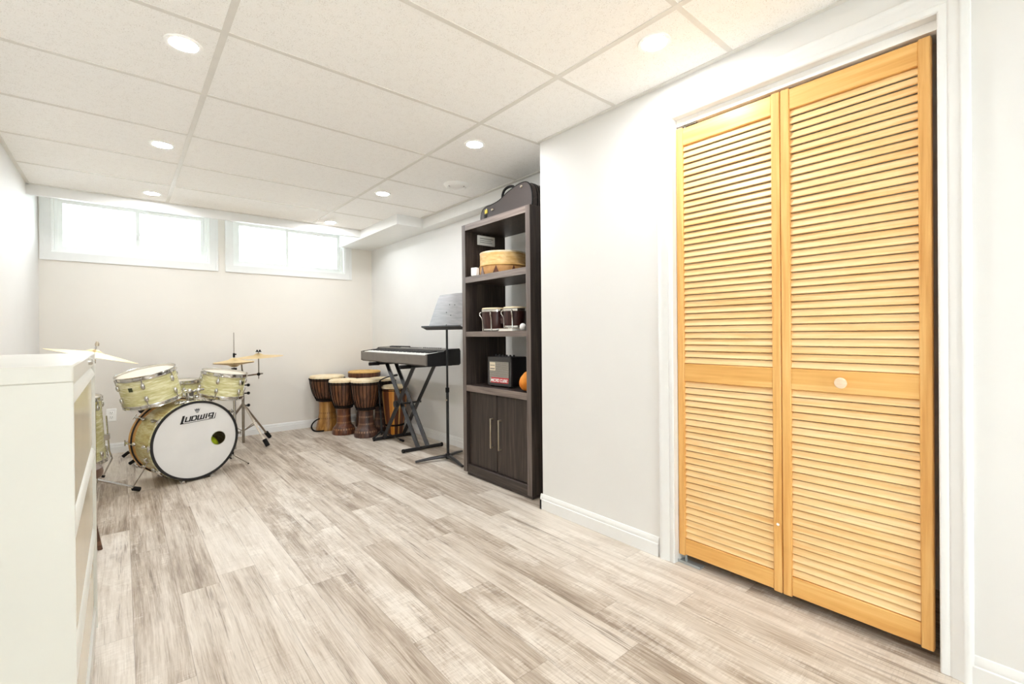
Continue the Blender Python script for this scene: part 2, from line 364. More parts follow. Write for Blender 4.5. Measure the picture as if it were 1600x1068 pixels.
struct('ceiling_recess', MB().box(XL-.1, XR+.1, 2.462, YB+.02, 2.50, 2.56), 'wall', 'raised ceiling strip over the windows behind the fascia', 'ceiling')
struct('trim_2', MB().box(1.735, XR, 1.512, YB, 2.172, 2.52), 'trim', 'boxed soffit jutting out in the back right ceiling corner', 'soffit')
struct('trim_3', MB().box(2.02, XR, YA, 1.512, 2.168, HC+.05), 'trim', 'low bulkhead along the right wall above the bookshelf', 'bulkhead')
def baseboard(p0, p1, nrm, mb):
    # profile swept between two floor points; nrm points into the room
    pr = [(0, 0), (.014, 0), (.014, .060), (.0095, .063), (.0105, .070), (.008, .080), (.004, .090), (0, .092)]
    vs = []; n = len(pr)
    for p in (p0, p1): vs += [(p[0]+nrm[0]*d, p[1]+nrm[1]*d, z) for d, z in pr]
    mb.add(vs, [tuple(range(n)), tuple(range(n, 2*n))] + [(i, (i+1) % n, n+(i+1) % n, n+i) for i in range(n)])
    return mb
struct('baseboard_back', baseboard((XL, YB), (XR, YB), (0, -1), MB()), 'trim', 'white baseboard along the back wall behind the drum kit', 'baseboard')
struct('baseboard_left', baseboard((XL, YF), (XL, YB), (1, 0), MB()), 'trim', 'white baseboard along the left wall', 'baseboard')
struct('baseboard_right', baseboard((XR, YA), (XR, YB), (-1, 0), MB()), 'trim', 'white baseboard behind the keyboard stand', 'baseboard')
bc = MB(); baseboard((XC, -1.456), (XC, YA+.014), (-1, 0), bc); baseboard((XC-.014, YA), (XR, YA), (0, 1), bc)
struct('baseboard_closet', bc, 'trim', 'white baseboard between the bookshelf and the closet door', 'baseboard')
struct('baseboard_front', baseboard((XC, YF), (XC, -2.545), (-1, 0), MB()), 'trim', 'white baseboard right of the closet door', 'baseboard')
# ---------------------------------------------------------------- windows
def window(name, wd, mull, label):
    x0, x1, z0, z1 = wd; t = thing(name, label, 'window', ((x0+x1)/2, YB, z0), kind='structure'); ox, oz = (x0+x1)/2, z0
    L, R, H = x0-ox, x1-ox, z1-z0; mu = mull-ox
    m = MB(); cw = .072
    # picture-frame casing, stepped
    for d0, d1, th in ((0, .05, .012), (.05, cw, .018)):
        m.box(L-d1, L-d0, -th, 0, -d1, H+d1); m.box(R+d0, R+d1, -th, 0, -d1, H+d1); m.box(L-d0, R+d0, -th, 0, -d1, -d0); m.box(L-d0, R+d0, -th, 0, H+d0, H+d1)
    m.build('casing', 'trim', t)
    f = MB()
    f.box(L, L+.016, 0, .2, 0, H); f.box(R-.016, R, 0, .2, 0, H); f.box(L+.016, R-.016, 0, .2, 0, .016); f.box(L+.016, R-.016, 0, .2, H-.016, H)
    for a, b in ((L+.016, L+.040), (R-.040, R-.016)): f.box(a, b, .06, .13, .016, H-.016)
    f.box(L+.04, R-.04, .06, .13, .016, .036); f.box(L+.04, R-.04, .06, .13, H-.036, H-.016)
    f.build('window_frame', 'vinyl', t)
    for i, (a, b, yy) in enumerate(((L+.04, mu+.018, .068), (mu-.018, R-.04, .098))):
        s_ = MB(); w_ = .03
        s_.box(a, a+w_, yy, yy+.025, .036, H-.036); s_.box(b-w_, b, yy, yy+.025, .036, H-.036); s_.box(a+w_, b-w_, yy, yy+.025, .036, .036+w_); s_.box(a+w_, b-w_, yy, yy+.025, H-.036-w_, H-.036)
        so = s_.build('sash', 'vinyl', t)
        MB().box(a+w_-.004, b-w_+.004, yy+.010, yy+.014, .036+w_-.004, H-.032-w_).build('glass_pane', 'glass', so)
        if i == 0:
            MB().box(b-.022, b-.006, yy-.014, yy, H*.36, H*.36+.05, .004).build('latch', 'vinyl', so)
    return t
window('window_1', W1, -.189, 'left high sliding basement window, the wider of the two')
window('window_2', W2, 1.152, 'right high sliding basement window beside the soffit')
# unseen glass door added behind the viewpoint to bring in daylight
fill_gdoor = thing('door_fill_light', 'unseen sliding glass door added behind the viewpoint for fill daylight', 'door', (.40, YF-.06, 0), kind='structure')
g_ = MB(); g_.box(-.62, -.56, -.06, .06, 0, 2.1).box(.56, .62, -.06, .06, 0, 2.1).box(-.56, .56, -.06, .06, 2.04, 2.1).box(-.56, .56, -.06, .06, 0, .03); g_.build('door_frame', 'vinyl', fill_gdoor)
for a, b, yy in ((-.56, .04, -.02), (-.04, .56, .02)):
    s_ = MB(); s_.box(a, a+.07, yy-.015, yy+.015, .03, 2.04).box(b-.07, b, yy-.015, yy+.015, .03, 2.04).box(a+.07, b-.07, yy-.015, yy+.015, .03, .11).box(a+.07, b-.07, yy-.015, yy+.015, 1.97, 2.04)
    so = s_.build('sash', 'vinyl', fill_gdoor); MB().box(a+.066, b-.066, yy-.003, yy+.003, .106, 1.974).build('glass_pane', 'glass', so)
# ---------------------------------------------------------------- closet door
cs = MB()
def casing_strip(mb, a, b, side):
    pass
yL, yR, zH = DO
cw = .078
prof = [(0, 0), (0, .008), (.004, .012), (.020, .012), (.024, .009), (.030, .013), (.050, .015), (.056, .019), (.066, .019), (.072, .016), (.078, .010), (.078, 0)]
loopo = [((yL, 0), (1, 0)), ((yL, zH), (1, 1)), ((yR, zH), (-1, 1)), ((yR, 0), (-1, 0))]
vs = []
for (yy, zz), (dy, dz) in loopo:
    vs += [(XC-h, yy+dy*d, zz+dz*d) for d, h in prof]
n = len(prof); fs = [tuple(range(n)), tuple(range(3*n, 4*n))]
for k_ in range(3):
    fs += [(k_*n+i, k_*n+(i+1) % n, (k_+1)*n+(i+1) % n, (k_+1)*n+i) for i in range(n)]
cs.add(vs, fs)
struct('trim_4', cs, 'trim', 'white moulded casing around the closet door', 'trim')
struct('trim_5', MB().box(XC-.001, XC+.115, yL, yL+.012, 0, zH+.012).box(XC-.001, XC+.115, yR-.012, yR, 0, zH+.012).box(XC-.001, XC+.115, yR, yL, zH, zH+.012), 'trim', 'white jamb lining inside the closet door opening', 'trim')
door = thing('door_1', 'honey pine louvered bifold closet door with one round knob', 'door', (1.70, -2.003, 0), kind='structure')
def leaf(ya, yb, knob):
    # local coordinates, ya > yb; front face at x = -.020
    st = .033; f = MB(); FX0, FX1 = -.020, .012
    f.box(FX0, FX1, ya-st, ya, .036, 2.046, .003); f.box(FX0, FX1, yb, yb+st, .036, 2.046, .003)
    stl = f.build('bifold_leaf', 'stile', door)
    for z0, z1 in ((.042, .117), (.857, .940), (1.962, 2.042)):
        MB().box(FX0+.003, FX1-.002, yb+st-.001, ya-st+.001, z0, z1, .0025).build('rail', 'rail', stl)
    for z0, z1 in ((.117, .857), (.940, 1.962)):
        s = MB(); nsl = round((z1-z0)/.0294); p = (z1-z0)/nsl
        for k in range(nsl):
            zc = z0 + p*(k+.5)
            s.box(-.01365, .01365, yb+st-.001, ya-st+.001, -.0033, .0033, .0012, TR((-.006, 0, zc), (0, math.radians(-69), 0)))
        s.build('louver_slats', 'slat', stl)
    if knob:
        kb = MB(); kb.lathe([(0, 0), (.009, 0), (.009, .012), (.018, .018), (.0205, .026), (.017, .032), (.008, .0345), (0, .035)], 24, TR((FX0+.003, yb+.25, .898), (0, -PI/2, 0)))
        kb.build('knob', 'knobwood', stl)
    return stl
M['bracket'] = plain('zinc_bracket', (176, 182, 184), .4, .3)
M['knobwood'] = wood('pale_knob_wood', (216, 184, 150), (232, 206, 176), (242, 222, 198), 1, .3)
l1 = leaf(.458, .0012, False); l2 = leaf(-.0012, -.458, True)
MB().box(-.014, .016, -.4765, .459, 2.058, 2.0895).build('track', 'white', door)
MB().tube([(-.004, .42, 2.04), (-.004, .42, 2.064)], .005).box(-.01, .004, .36, .455, 2.049, 2.054).build('top_pivot', 'steel', door)
MB().box(-.024, .020, .350, .472, .001, .005).box(-.026, -.022, .350, .472, .001, .012).tube([(-.002, .43, .004), (-.002, .43, .042)], .005).build('pivot_bracket', 'bracket', door)
for z in (.3, 1.0, 1.75):
    pass
for z in (.31,):
    MB().ball((-.021, .016, z), .006, 10, (.4, 1, 1)).build('screw_cap', 'white', l1)
# ---------------------------------------------------------------- ceiling fittings
def downlight(loc, label):
    t = thing('recessed_light', label, 'ceiling light', loc, group='recessed lights in the ceiling')
    MB().lathe([(.046, 0), (.050, -.004), (.064, -.005), (.066, 0), (.066, .001)], 36).build('trim_ring', 'white', t)
    MB().lathe([(0, -.0035), (.047, -.0025), (.047, .001)], 36).build('lens', 'lens', t)
    return t
dl = None
lights = [((-.115, -.42), 'nearest of the three recessed lights along the left side of the ceiling'),
          ((-.115, .88), 'middle of the three recessed lights along the left side of the ceiling'),
          ((-.115, 2.155), 'recessed light above the left window, farthest on the left side'),
          ((1.34, -1.654), 'recessed light close to the wall above the louvered closet door'),
          ((1.36, -.35), 'recessed light in front of the dark bookshelf, by the wall corner'),
          ((1.35, .973), 'recessed light left of the round white vent'),
          ((1.35, 2.25), 'recessed light above the right window, beside the boxed soffit'),
          ((-.115, -3.0), 'added unseen recessed light behind the viewpoint on the left'),  # from here on, unseen fill lamps added to light the near end
          ((1.10, -4.3), 'added unseen recessed light far behind the viewpoint on the right'),
          ((-.115, -4.3), 'added unseen recessed light far behind the viewpoint on the left')]
for (x, y), lb in lights:
    if dl is None: dl = downlight((x, y, HC-.001), lb)
    else: copy_tree(dl, (x, y, HC-.001))['label'] = lb
v = thing('ceiling_vent', 'round white air vent in the ceiling near the violin case', 'vent', (1.703, .39, HC))
MB().lathe([(.062, -.010), (.074, -.022), (.090, -.014), (.100, -.002), (.100, 0)], 40).build('outer_ring', 'white', v)
MB().lathe([(0, -.017), (.048, -.016), (.056, -.010), (.056, -.004)], 40).build('centre_disc', 'white', v)
MB().lathe([(0, -.004), (.074, -.004), (.074, 0)], 40).build('throat', 'ventshade', v)
for k in range(3):
    a = 2*PI*k/3; MB().box(.045, .075, -.004, .004, -.014, -.004, 0, TR(rot=(0, 0, a))).build('spoke', 'white', v)
# ---------------------------------------------------------------- wall outlet
o = thing('wall_outlet', 'white double power outlet low on the back wall', 'outlet', (-.393, YB, .30))
MB().box(-.036, .036, -.006, 0, 0, .118, .003).build('cover_plate', 'white', o)
for zc in (.038, .080):
    k = MB().box(-.017, .017, -.009, -.004, zc-.014, zc+.014, .003).build('socket', 'white', o)
    MB().box(-.008, -.005, -.0098, -.008, zc-.002, zc+.008).box(.005, .008, -.0098, -.008, zc-.002, zc+.008).box(-.002, .002, -.0098, -.008, zc-.010, zc-.006).build('slots', 'slot', k)
# ---------------------------------------------------------------- filing cabinet
fc = thing('filing_cabinet', 'cream three drawer lateral filing cabinet against the left wall', 'cabinet', (-.39, -1.41, 0))
D_, L_, H_ = .452, 1.01, 1.031
MB().box(-D_, -.022, .012, L_, .02, .996).box(-D_, -.0005, 0, .012, .02, .996).box(-D_+.02, -.04, .02, L_-.02, 0, .025).build('carcass', 'cabinet', fc)
MB().box(-D_-.001, 0, -.002, L_+.002, .996, H_, .003).build('top_panel', 'cabinet', fc)
MB().box(-.022, -.0005, L_-.012, L_, .02, .996).box(-.022, -.004, .012, L_-.012, .02, .095).box(-.022, -.003, .012, L_-.012, .988, .996).build('front_frame', 'cabinet', fc)
for k, z1 in enumerate((.985, .690, .395)):
    z0 = z1-.290
    d = MB().box(-.022, -.010, .014, L_-.014, z0, z1-.030, .002).build('drawer', 'drawer', fc)
    hh = .038 if k == 0 else .024
    pr = [(-.020, z1-.003), (-.015, z1-.003), (-.008, z1-hh*.32), (-.0025, z1-hh*.7), (-.001, z1-hh*.9), (-.003, z1-hh), (-.020, z1-hh)]
    MB().prism(pr, .014, L_-.014, Matrix(((1, 0, 0, 0), (0, 0, 1, 0), (0, 1, 0, 0), (0, 0, 0, 1)))).build('pull_handle', 'cabinet', d)
MB().lathe([(0, .010), (.008, .010), (.011, .007), (.011, 0)], 20, TR((0, .56, 1.017), (0, PI/2, 0))).build('lock', 'chrome', fc)
# ---------------------------------------------------------------- stool behind the cabinet
st = thing('stool', 'low round brown stool mostly hidden behind the filing cabinet', 'stool', (-.548, .40, 0))
MB().lathe([(0, .398), (.148, .398), (.157, .404), (.160, .424), (.155, .444), (.13, .452), (0, .454)], 36).build('seat', 'leather', st)
for k in range(4):
    a = .56 + k*PI/2
    MB().tube([(.09*math.cos(a), .09*math.sin(a), .401), (.166*math.cos(a), .166*math.sin(a), .0)], [.014, .011], 10).build('leg', 'seatwood', st)
# ---------------------------------------------------------------- bookshelf
BX0, BX1, BYR, BYL, BH = 1.690, 2.085, -.492, .300, 1.925
bs = thing('bookshelf', 'tall dark brown bookshelf with open shelves above two cabinet doors', 'bookshelf', (BX0, (BYR+BYL)/2, 0))
yc_ = (BYR+BYL)/2; bd = BX1-BX0; a_, b_ = BYR-yc_, BYL-yc_; st_ = .043
for s0, s1 in ((b_-st_, b_), (a_, a_+st_)): MB().box(-.0015, .0005, s0, s1, .028, BH).build('front_edge', 'edge_v', MB().box(0, bd, s0, s1, .028, BH, .002).build('side_panel', 'espresso_v', bs))
MB().box(-.001, .001, a_+st_, b_-st_, BH-.045, BH).build('front_edge', 'edge', MB().box(.0005, bd, a_+st_, b_-st_, BH-.045, BH, .002).build('top_panel', 'espresso_v', bs))
for z1, th in ((1.524, .045), (1.106, .038), (.697, .046)):
    MB().box(.0005, .0025, a_+st_, b_-st_, z1-th, z1).build('front_edge', 'edge', MB().box(.002, bd-.01, a_+st_, b_-st_, z1-th, z1, .002).build('shelf', 'espresso_v', bs))
MB().box(.004, bd-.01, a_+st_, b_-st_, .028, .088, .002).build('bottom_rail', 'espresso_h', bs)
MB().box(.022, bd-.01, a_+.02, b_-.02, 0, .03).build('plinth', 'espresso_h', bs)
MB().box(bd-.014, bd-.002, a_+st_, b_-st_, .08, .66).build('back_panel', 'espresso_v', bs)
dmid = (a_+b_)/2
for s, (p0, p1) in ((1, (dmid+.003, b_-st_-.003)), (-1, (a_+st_+.003, dmid-.003))):
    d = MB().box(.024, .044, p0+.001*s, p1-.001, .092, .645, .002).build('cabinet_door', 'espresso_v', bs)
    hy = dmid + s*.047
    h = MB(); h.box(-.006, .004, hy-.005, hy+.005, .262, .478, .002)
    h.box(.0, .024, hy-.005, hy+.005, .262, .272, .001).box(.0, .024, hy-.005, hy+.005, .468, .478, .001); h.build('bar_handle', 'nickel', d)
# label card hung inside the top bay
lc = thing('hanging_card', 'white card hung on hooks inside the bookshelf top bay', 'card', (1.80, BYL-st_-.002, 1.787))
MB().box(0, .17, -.012, -.002, 0, .075, .002).build('card', 'white', lc)
MB().box(.02, .15, -.0128, -.0118, .05, .054).box(.02, .13, -.0128, -.0118, .035, .038).box(.02, .14, -.0128, -.0118, .02, .023).build('printed_lines', 'greyink', lc)
for x in (.03, .085): MB().tube([(x, -.007, .072), (x, -.007, .088), (x, -.001, .090)], .003, 6).build('hook', 'black', lc)
# ---------------------------------------------------------------- violin case on the bookshelf
vc = thing('violin_case', 'dark violin case lying on its side on top of the bookshelf', 'case', (1.762, .0, BH+.001))
def catmull(pts, n=6):
    out = []
    for i in range(len(pts)-1):
        p0, p1, p2, p3 = pts[max(i-1, 0)], pts[i], pts[i+1], pts[min(i+2, len(pts)-1)]
        for k in range(n):
            t = k/n; out.append(tuple(.5*((2*b)+(c-a)*t+(2*a-5*b+4*c-d)*t*t+(3*b-a-3*c+d)*t**3) for a, b, c, d in zip(p0, p1, p2, p3)))
    out.append(pts[-1]); return out
# outline in (y, z): narrow head towards +y, wide body towards -y
top = catmull([(.145, .0), (.149, .045), (.130, .092), (.083, .112), (.015, .114), (-.081, .128), (-.16, .158), (-.227, .176), (-.30, .190), (-.369, .188), (-.41, .160), (-.430, .11), (-.434, .05), (-.425, .0)], 6)
toX = Matrix(((0, 0, 1, 0), (1, 0, 0, 0), (0, 1, 0, 0), (0, 0, 0, 1)))
cy, cz = -.08, .095
MB().prism(top, 0, .16, toX).build('shell', 'case', vc)
for x in (.004, .052, .075, .156):
    MB().tube([(x, y, max(z, .0062)) for y, z in top], .0055 if x in (.004, .156) else .004, 6).build('piping', 'rubber', vc)
MB().tube(catmull([(.045, -.212, .160), (.045, -.205, .196), (.045, -.175, .214), (.045, -.13, .219), (.045, -.088, .208), (.045, -.066, .178), (.045, -.062, .130)], 4), .0095, 10).build('handle', 'rubber', vc)
for y, z in ((-.33, .166), (.0, .076)):
    MB().ball((-.003, y, z), .012, 12, (.5, 1, .8)).build('latch', 'nickel', vc)
tg = MB().box(-.006, 0, .060, .092, .062, .092, .004).build('luggage_tag', 'yellow', vc)
MB().tube([(-.002, .076, .088), (.004, .072, .106), (.05, .07, .118)], .003, 6).build('tag_strap', 'white', tg)
MB().box(-.004, .0, .068, .100, .004, .058, .002).build('end_patch', 'rubber', vc)
# ---------------------------------------------------------------- things on the shelves
hd = thing('hand_drum', 'low rawhide hand drum with pointed lacing flaps under the round frame drum', 'drum', (1.893, .03, 1.5245))
R_ = .185
MB().lathe([(0, .001), (R_, .001), (R_+.003, .03), (R_, .066), (R_-.012, .070), (0, .070)], 48).build('rawhide_body', 'hide', hd)
lgm = None
for k in range(9):
    a = 2*PI*k/9 + .22; w = .040; pts = [(-w*.62, .002), (w*.62, .002), (.0, .060)]
    if lgm is None: lgm = MB().prism(pts, R_-.006, R_+.005, Matrix(((0, 0, 1, 0), (1, 0, 0, 0), (0, 1, 0, 0), (0, 0, 0, 1)))).build('lacing_gap', 'foot_red', hd, (0, 0, 0), (0, 0, a))
    else: rep(lgm, None, (0, 0, a))
MB().lathe([(R_+.002, .062), (R_+.006, .066), (R_+.002, .071)], 48).build('rim_band', 'tanskin', hd)
fd = thing('frame_drum', 'round natural wood frame drum on the upper bookshelf shelf', 'drum', (1.893, .045, 1.5962))
MB().lathe([(.158, 0), (.176, 0), (.176, .098), (.173, .100), (.158, .100), (.158, 0)], 56).build('hoop', 'bentwood', fd)
MB().lathe([(0, .1005), (.174, .1005), (.1775, .098), (.1775, .088)], 56).build('skin', 'skin', fd)
tag(MB().box(-.02, .02, -.026, .026, 0, .062, .004).build('block', 'white', None, (1.708, .152, 1.5245), (0, 0, .3)), 'small white block at the left end of the rawhide hand drum', 'block')
bo = thing('bongo_drums', 'pair of dark wood bongo drums with chrome rims on the middle shelf', 'drum', (1.80, -.055, 1.1065))
def bongo(cy, R, h, z0):
    sh = MB().lathe([(R*.80, z0+.008), (R*.86, z0+.02), (R*.93, z0+h*.45), (R*.98, z0+h*.86), (R*.90, z0+h*.86), (R*.8, z0+.008)], 40, TR((0, cy, 0))).build('shell', 'bongo', bo)
    MB().lathe([(0, z0+h), (R*.95, z0+h), (R*.99, z0+h-.008), (R*.99, z0+h-.02)], 40, TR((0, cy, 0))).build('skin', 'skin', bo)
    MB().lathe([(R*.985, z0+h-.030), (R*1.04, z0+h-.030), (R*1.05, z0+h-.022), (R*1.05, z0+h-.014), (R*1.0, z0+h-.010), (R*.985, z0+h-.030)], 40, TR((0, cy, 0))).build('rim', 'chrome', bo)
    MB().ring(R*.80, R*.90, z0+.006, z0+.018, 40, TR((0, cy, 0))).build('base_ring', 'chrome', bo)
    for k in range(4):
        a = PI + .62 + k*PI/2
        c, s = math.cos(a), math.sin(a)
        MB().tube([((R*q)*c, cy+(R*q)*s, z0+h*zz) for q, zz in ((1.06, .84), (1.20, .80), (1.20, .70), (1.04, .58), (.97, .45), (.95, .02))], .0045, 8).build('tension_rod', 'chrome', bo)
bongo(.085, .100, .172, .0); bongo(-.150, .086, .150, .019)
MB().box(-.03, .05, -.075, -.01, .05, .11, .006).build('centre_block', 'bongo', bo)
bk = thing('book', 'thin cream book under the right bongo drum', 'book', (1.765, -.205, 1.1065))
MB().box(-.055, .10, -.075, .075, .002, .016, .001).build('pages', 'white', bk); MB().box(-.058, .103, -.078, .078, 0, .002).box(-.058, .103, -.078, .078, .016, .018).build('cover', 'cream', bk)
sk = thing('white_ball', 'small white ball at the right front of the middle shelf beside the book', 'ball', (1.735, -.362, 1.1065))
MB().ball((0, 0, .0258), .023, 20, (1, 1, 1.1)).build('round_body', 'white', sk)
# ---------------------------------------------------------------- amplifier
am = thing('guitar_amplifier', 'small black guitar amplifier with grey grille on the lowest open shelf', 'amplifier', (1.772, -.055, .6975), (0, 0, math.radians(4)))
MB().box(0, .155, -.128, .128, .008, .222, .008, None, 2).build('cabinet', 'black', am)
MB().box(-.003, .004, -.100, .112, .030, .186).build('grille', 'grille', am)
MB().box(-.006, .012, -.128, .128, .186, .222, .004).build('top_bar', 'darkgrey', am); MB().box(-.006, .012, -.128, .128, .008, .030, .004).build('bottom_bar', 'darkgrey', am)
for y in (-.128, .108):
    MB().box(-.006, .012, y, y+.02, .008, .222, .004).build('side_bar', 'darkgrey', am)
MB().box(-.0055, -.003, .042, .104, .120, .180, .001).build('badge', 'cream', am)
MB().box(-.0063, -.0055, .048, .098, .130, .136).box(-.0063, -.0055, .048, .098, .156, .160).build('badge_bars', 'greyink', am)
for x in (.01, .12):
    for y in (-.11, .09): MB().box(x, x+.02, y, y+.02, 0, .009).build('foot', 'rubber', am)
for k in range(6): MB().lathe([(0, .014), (.007, .014), (.009, 0)], 12, TR((.05+.0, -.1+k*.038, .222))).build('control_knob', 'black', am)
# stroke lettering
GL = {'M': [[(0, 0), (0, 1), (.5, .35), (1, 1), (1, 0)]], 'I': [[(.5, 0), (.5, 1)]], 'C': [[(1, 1), (0, 1), (0, 0), (1, 0)]], 'R': [[(0, 0), (0, 1), (1, 1), (1, .5), (0, .5)], [(.45, .5), (1, 0)]],
      'O': [[(0, 0), (0, 1), (1, 1), (1, 0), (0, 0)]], 'U': [[(0, 1), (0, 0), (1, 0), (1, 1)]], 'B': [[(0, 0), (0, 1), (.85, 1), (.85, .52), (0, .52)], [(.85, .52), (1, .48), (1, 0), (0, 0)]], 'E': [[(1, 0), (0, 0), (0, 1), (1, 1)], [(0, .5), (.8, .5)]],
      'D': [[(0, 0), (0, 1), (.8, 1), (1, .8), (1, .2), (.8, 0), (0, 0)]], 'W': [[(0, 1), (0, 0), (1.4, 0), (1.4, 1)], [(.7, 0), (.7, .9)]], 'G': [[(1, 1), (0, 1), (0, .3), (1, .3)], [(1, 1), (1, -.15), (.35, -.15)]], 'u': [[(0, 1), (0, 0), (1, 0)], [(1, 1), (1, 0)]]}
def strokes(mb, paths, th, shear, T, z0, z1, tv=None):
    tv = tv or th
    for p in paths:
        for (xa, ya), (xb, yb) in zip(p, p[1:]):
            A, B = Vector((xa, ya)), Vector((xb, yb)); d = (B-A).normalized()
            n = Vector((-d.y, d.x)); n = Vector((n.x*th/2, n.y*tv/2)); e = Vector((d.x*th/2, d.y*tv/2))
            q = [A-e+n, B+e+n, B+e-n, A-e-n]
            mb.prism([(v.x+v.y*shear, v.y) for v in q], z0, z1, T)
    return mb
def word(mb, txt, x, h, w, gap, th, shear, T, z0, z1, tv=None):
    for ch in txt:
        if ch == ' ': x += w*.7; continue
        ww = w*(.35 if ch == 'I' else 1.0)
        strokes(mb, [[(x+px*ww, py*h) for px, py in p] for p in GL[ch]], th, shear, T, z0, z1, tv); x += ww*(1.4 if ch == 'W' else 1) + gap
    return x
# amp face looks towards -x: text x axis runs to -y
TA = Matrix(((0, 0, -1, -.003), (-1, 0, 0, .088), (0, 1, 0, .040), (0, 0, 0, 1)))
npl = MB().prism([(-.006, -.010), (.182, -.010), (.190, .030), (.002, .030)], .0005, .002, TA).build('nameplate', 'red', am)
tx = MB(); word(tx, 'MICRO CUBE', 0, .018, .0145, .0055, .0045, .12, TA, .002, .0032); tx.build('lettering', 'white', npl)
gd = thing('gourd_shaker', 'orange gourd at the right end of the lowest open shelf', 'gourd', (1.765, -.372, .6975))
MB().lathe(catmull([(0, .002), (.03, .006), (.052, .03), (.058, .058), (.050, .088), (.034, .110), (.018, .128), (.0, .134)], 4), 40).build('body', 'gourd', gd)
MB().lathe([(.006, .13), (.005, .142), (0, .143)], 10).build('stem', 'seatwood', gd)
# ---------------------------------------------------------------- music stand
ms = thing('music_stand', 'black music stand with wide grey desk left of the bookshelf', 'music stand', (1.815, .737, 0))
MB().tube([(0, 0, .03), (0, 0, .62)], .0125, 12).build('lower_tube', 'blackmetal', ms)
MB().tube([(0, 0, .60), (0, 0, 1.16)], .0095, 12).build('upper_tube', 'blackmetal', ms)
MB().tube([(0, 0, .585), (0, 0, .625)], .0165, 12).build('collar', 'rubber', ms)
MB().ball((-.016, -.01, .52), .008, 10).build('clip', 'nickel', ms)
for dx, dy in ((-.267, .085), (-.041, -.29), (.225, .125)):
    MB().tube([(0, 0, .035), (dx*.55, dy*.55, .028), (dx, dy, .014)], [.022, .017, .012], 8, None, .8).build('leg', 'blackmetal', ms)
MB().lathe([(0, .06), (.022, .055), (.026, .03), (.020, .012), (0, .012)], 16).build('hub', 'blackmetal', ms)
dk = MB(); nx = 14; Wd, Hd, th = .50, .345, .0035
def desk_pt(u, v, d):   # u across, v up, d thickness; gently creased along its middle
    return (-.012*abs(u/(Wd/2))**1.2*0 + .014*(abs(u)/(Wd/2))**1.4 + d, -u, v)
vs = []; fs = []
us = [(-Wd/2)+Wd*i/nx for i in range(nx+1)]; vsn = [0, .02, Hd-.03, Hd]
for d in (0, th):
    for vv in vsn:
        for u in us:
            k_ = 1.0 if vv < Hd-.001 else .94
            vs.append(desk_pt(u*k_, vv, d))
nn = nx+1; tot = nn*len(vsn)
for d in (0, 1):
    for r in range(len(vsn)-1):
        for i in range(nx): fs.append((d*tot+r*nn+i, d*tot+r*nn+i+1, d*tot+(r+1)*nn+i+1, d*tot+(r+1)*nn+i))
per = [(0, i) for i in range(nn)] + [(r, nx) for r in range(1, len(vsn))] + [(len(vsn)-1, i) for i in range(nx-1, -1, -1)] + [(r, 0) for r in range(len(vsn)-2, 0, -1)]
for (r0, i0), (r1, i1) in zip(per, per[1:]+per[:1]): fs.append((r0*nn+i0, r1*nn+i1, tot+r1*nn+i1, tot+r0*nn+i0))
DT = TR((-.035, 0, 1.128), (0, math.radians(22), math.radians(9)))
DT = TR((-.02, .0, 1.132), (0, 0, math.radians(9))) @ TR(rot=(0, math.radians(23), 0))
dk.add(vs, fs, DT); dko = dk.build('desk', 'desk', ms)
MB().box(-.062, .004, -Wd/2-.012, Wd/2, -.006, 0, .001, DT).box(-.064, -.060, -Wd/2-.012, Wd/2, -.006, .006, .001, DT).build('lip', 'blackmetal', ms)
MB().tube([DT @ Vector((.006, 0, .03)), DT @ Vector((.02, 0, .10)), (0, 0, 1.15)], .011, 8).build('tilt_bracket', 'blackmetal', ms)
for u, vv in ((.02, .13), (.03, .23), (-.05, .16), (-.04, .235)):
    MB().ball(desk_pt(u, vv, -.001), .0045, 8).build('rivet', 'black', dko).matrix_local = DT
# ---------------------------------------------------------------- keyboard on its stand
ks = thing('keyboard_stand', 'black double X keyboard stand under the keyboard', 'stand', (1.83, 1.535, 0))
fy = .325
for y in (-fy, fy):
    MB().tube([(-.185, y, .018), (.195, y, .018)], .016, 10).build('foot_bar', 'blackmetal', ks)
    for x in (-.19, .195): MB().tube([(x, y, .018), (x+(.018 if x > 0 else -.018), y, .018)], .018, 10).build('end_cap', 'rubber', ks)
    yt = y*1.06
    MB().tube([(-.21, yt, .791), (.19, yt, .791)], .0135, 10).build('top_bar', 'blackmetal', ks)
    MB().tube([(-.235, yt, .791), (-.13, yt, .791)], .0185, 10).build('grip', 'rubber', ks)
def bar(p, q, w, name):
    p, q = Vector(p), Vector(q); MB().tube([p, q], w, 4).build(name, 'blackmetal', ks)
for x in (-.045, .055): bar((x, -fy, .02), (x, fy*1.05, .79), .023, 'arm')
for x in (-.092, .125): bar((x, fy, .02), (x, -fy*1.05, .79), .023, 'arm')
MB().lathe([(0, 0), (.034, 0), (.034, .03), (0, .03)], 20, TR((-.125, 0, .405), (0, PI/2, 0))).build('lock_disc', 'black', ks)
MB().tube([(-.13, 0, .405), (.16, 0, .405)], .010, 10).build('axle', 'blackmetal', ks)
kb = thing('digital_piano', 'grey and black digital piano keyboard on the X stand', 'keyboard', (1.63, 1.475, .812))
KY = .705      # half length
sideprof = [(0, .012), (.02, .0), (.33, .0), (.345, .012), (.345, .128), (.335, .148), (.195, .142), (.172, .124), (.012, .106), (0, .100)]
toY = Matrix(((1, 0, 0, 0), (0, 0, 1, 0), (0, 1, 0, 0), (0, 0, 0, 1)))
bodyp = [(.012, .012), (.02, .0), (.33, .0), (.345, .012), (.345, .128), (.335, .142), (.190, .136), (.180, .095), (.022, .082), (.012, .08)]
MB().prism(bodyp, -KY+.02, KY-.02, toY).build('body', 'darkgrey', kb)
MB().box(0, .016, -KY+.018, KY-.018, .010, .098, .004).build('front_rail', 'grey', kb)
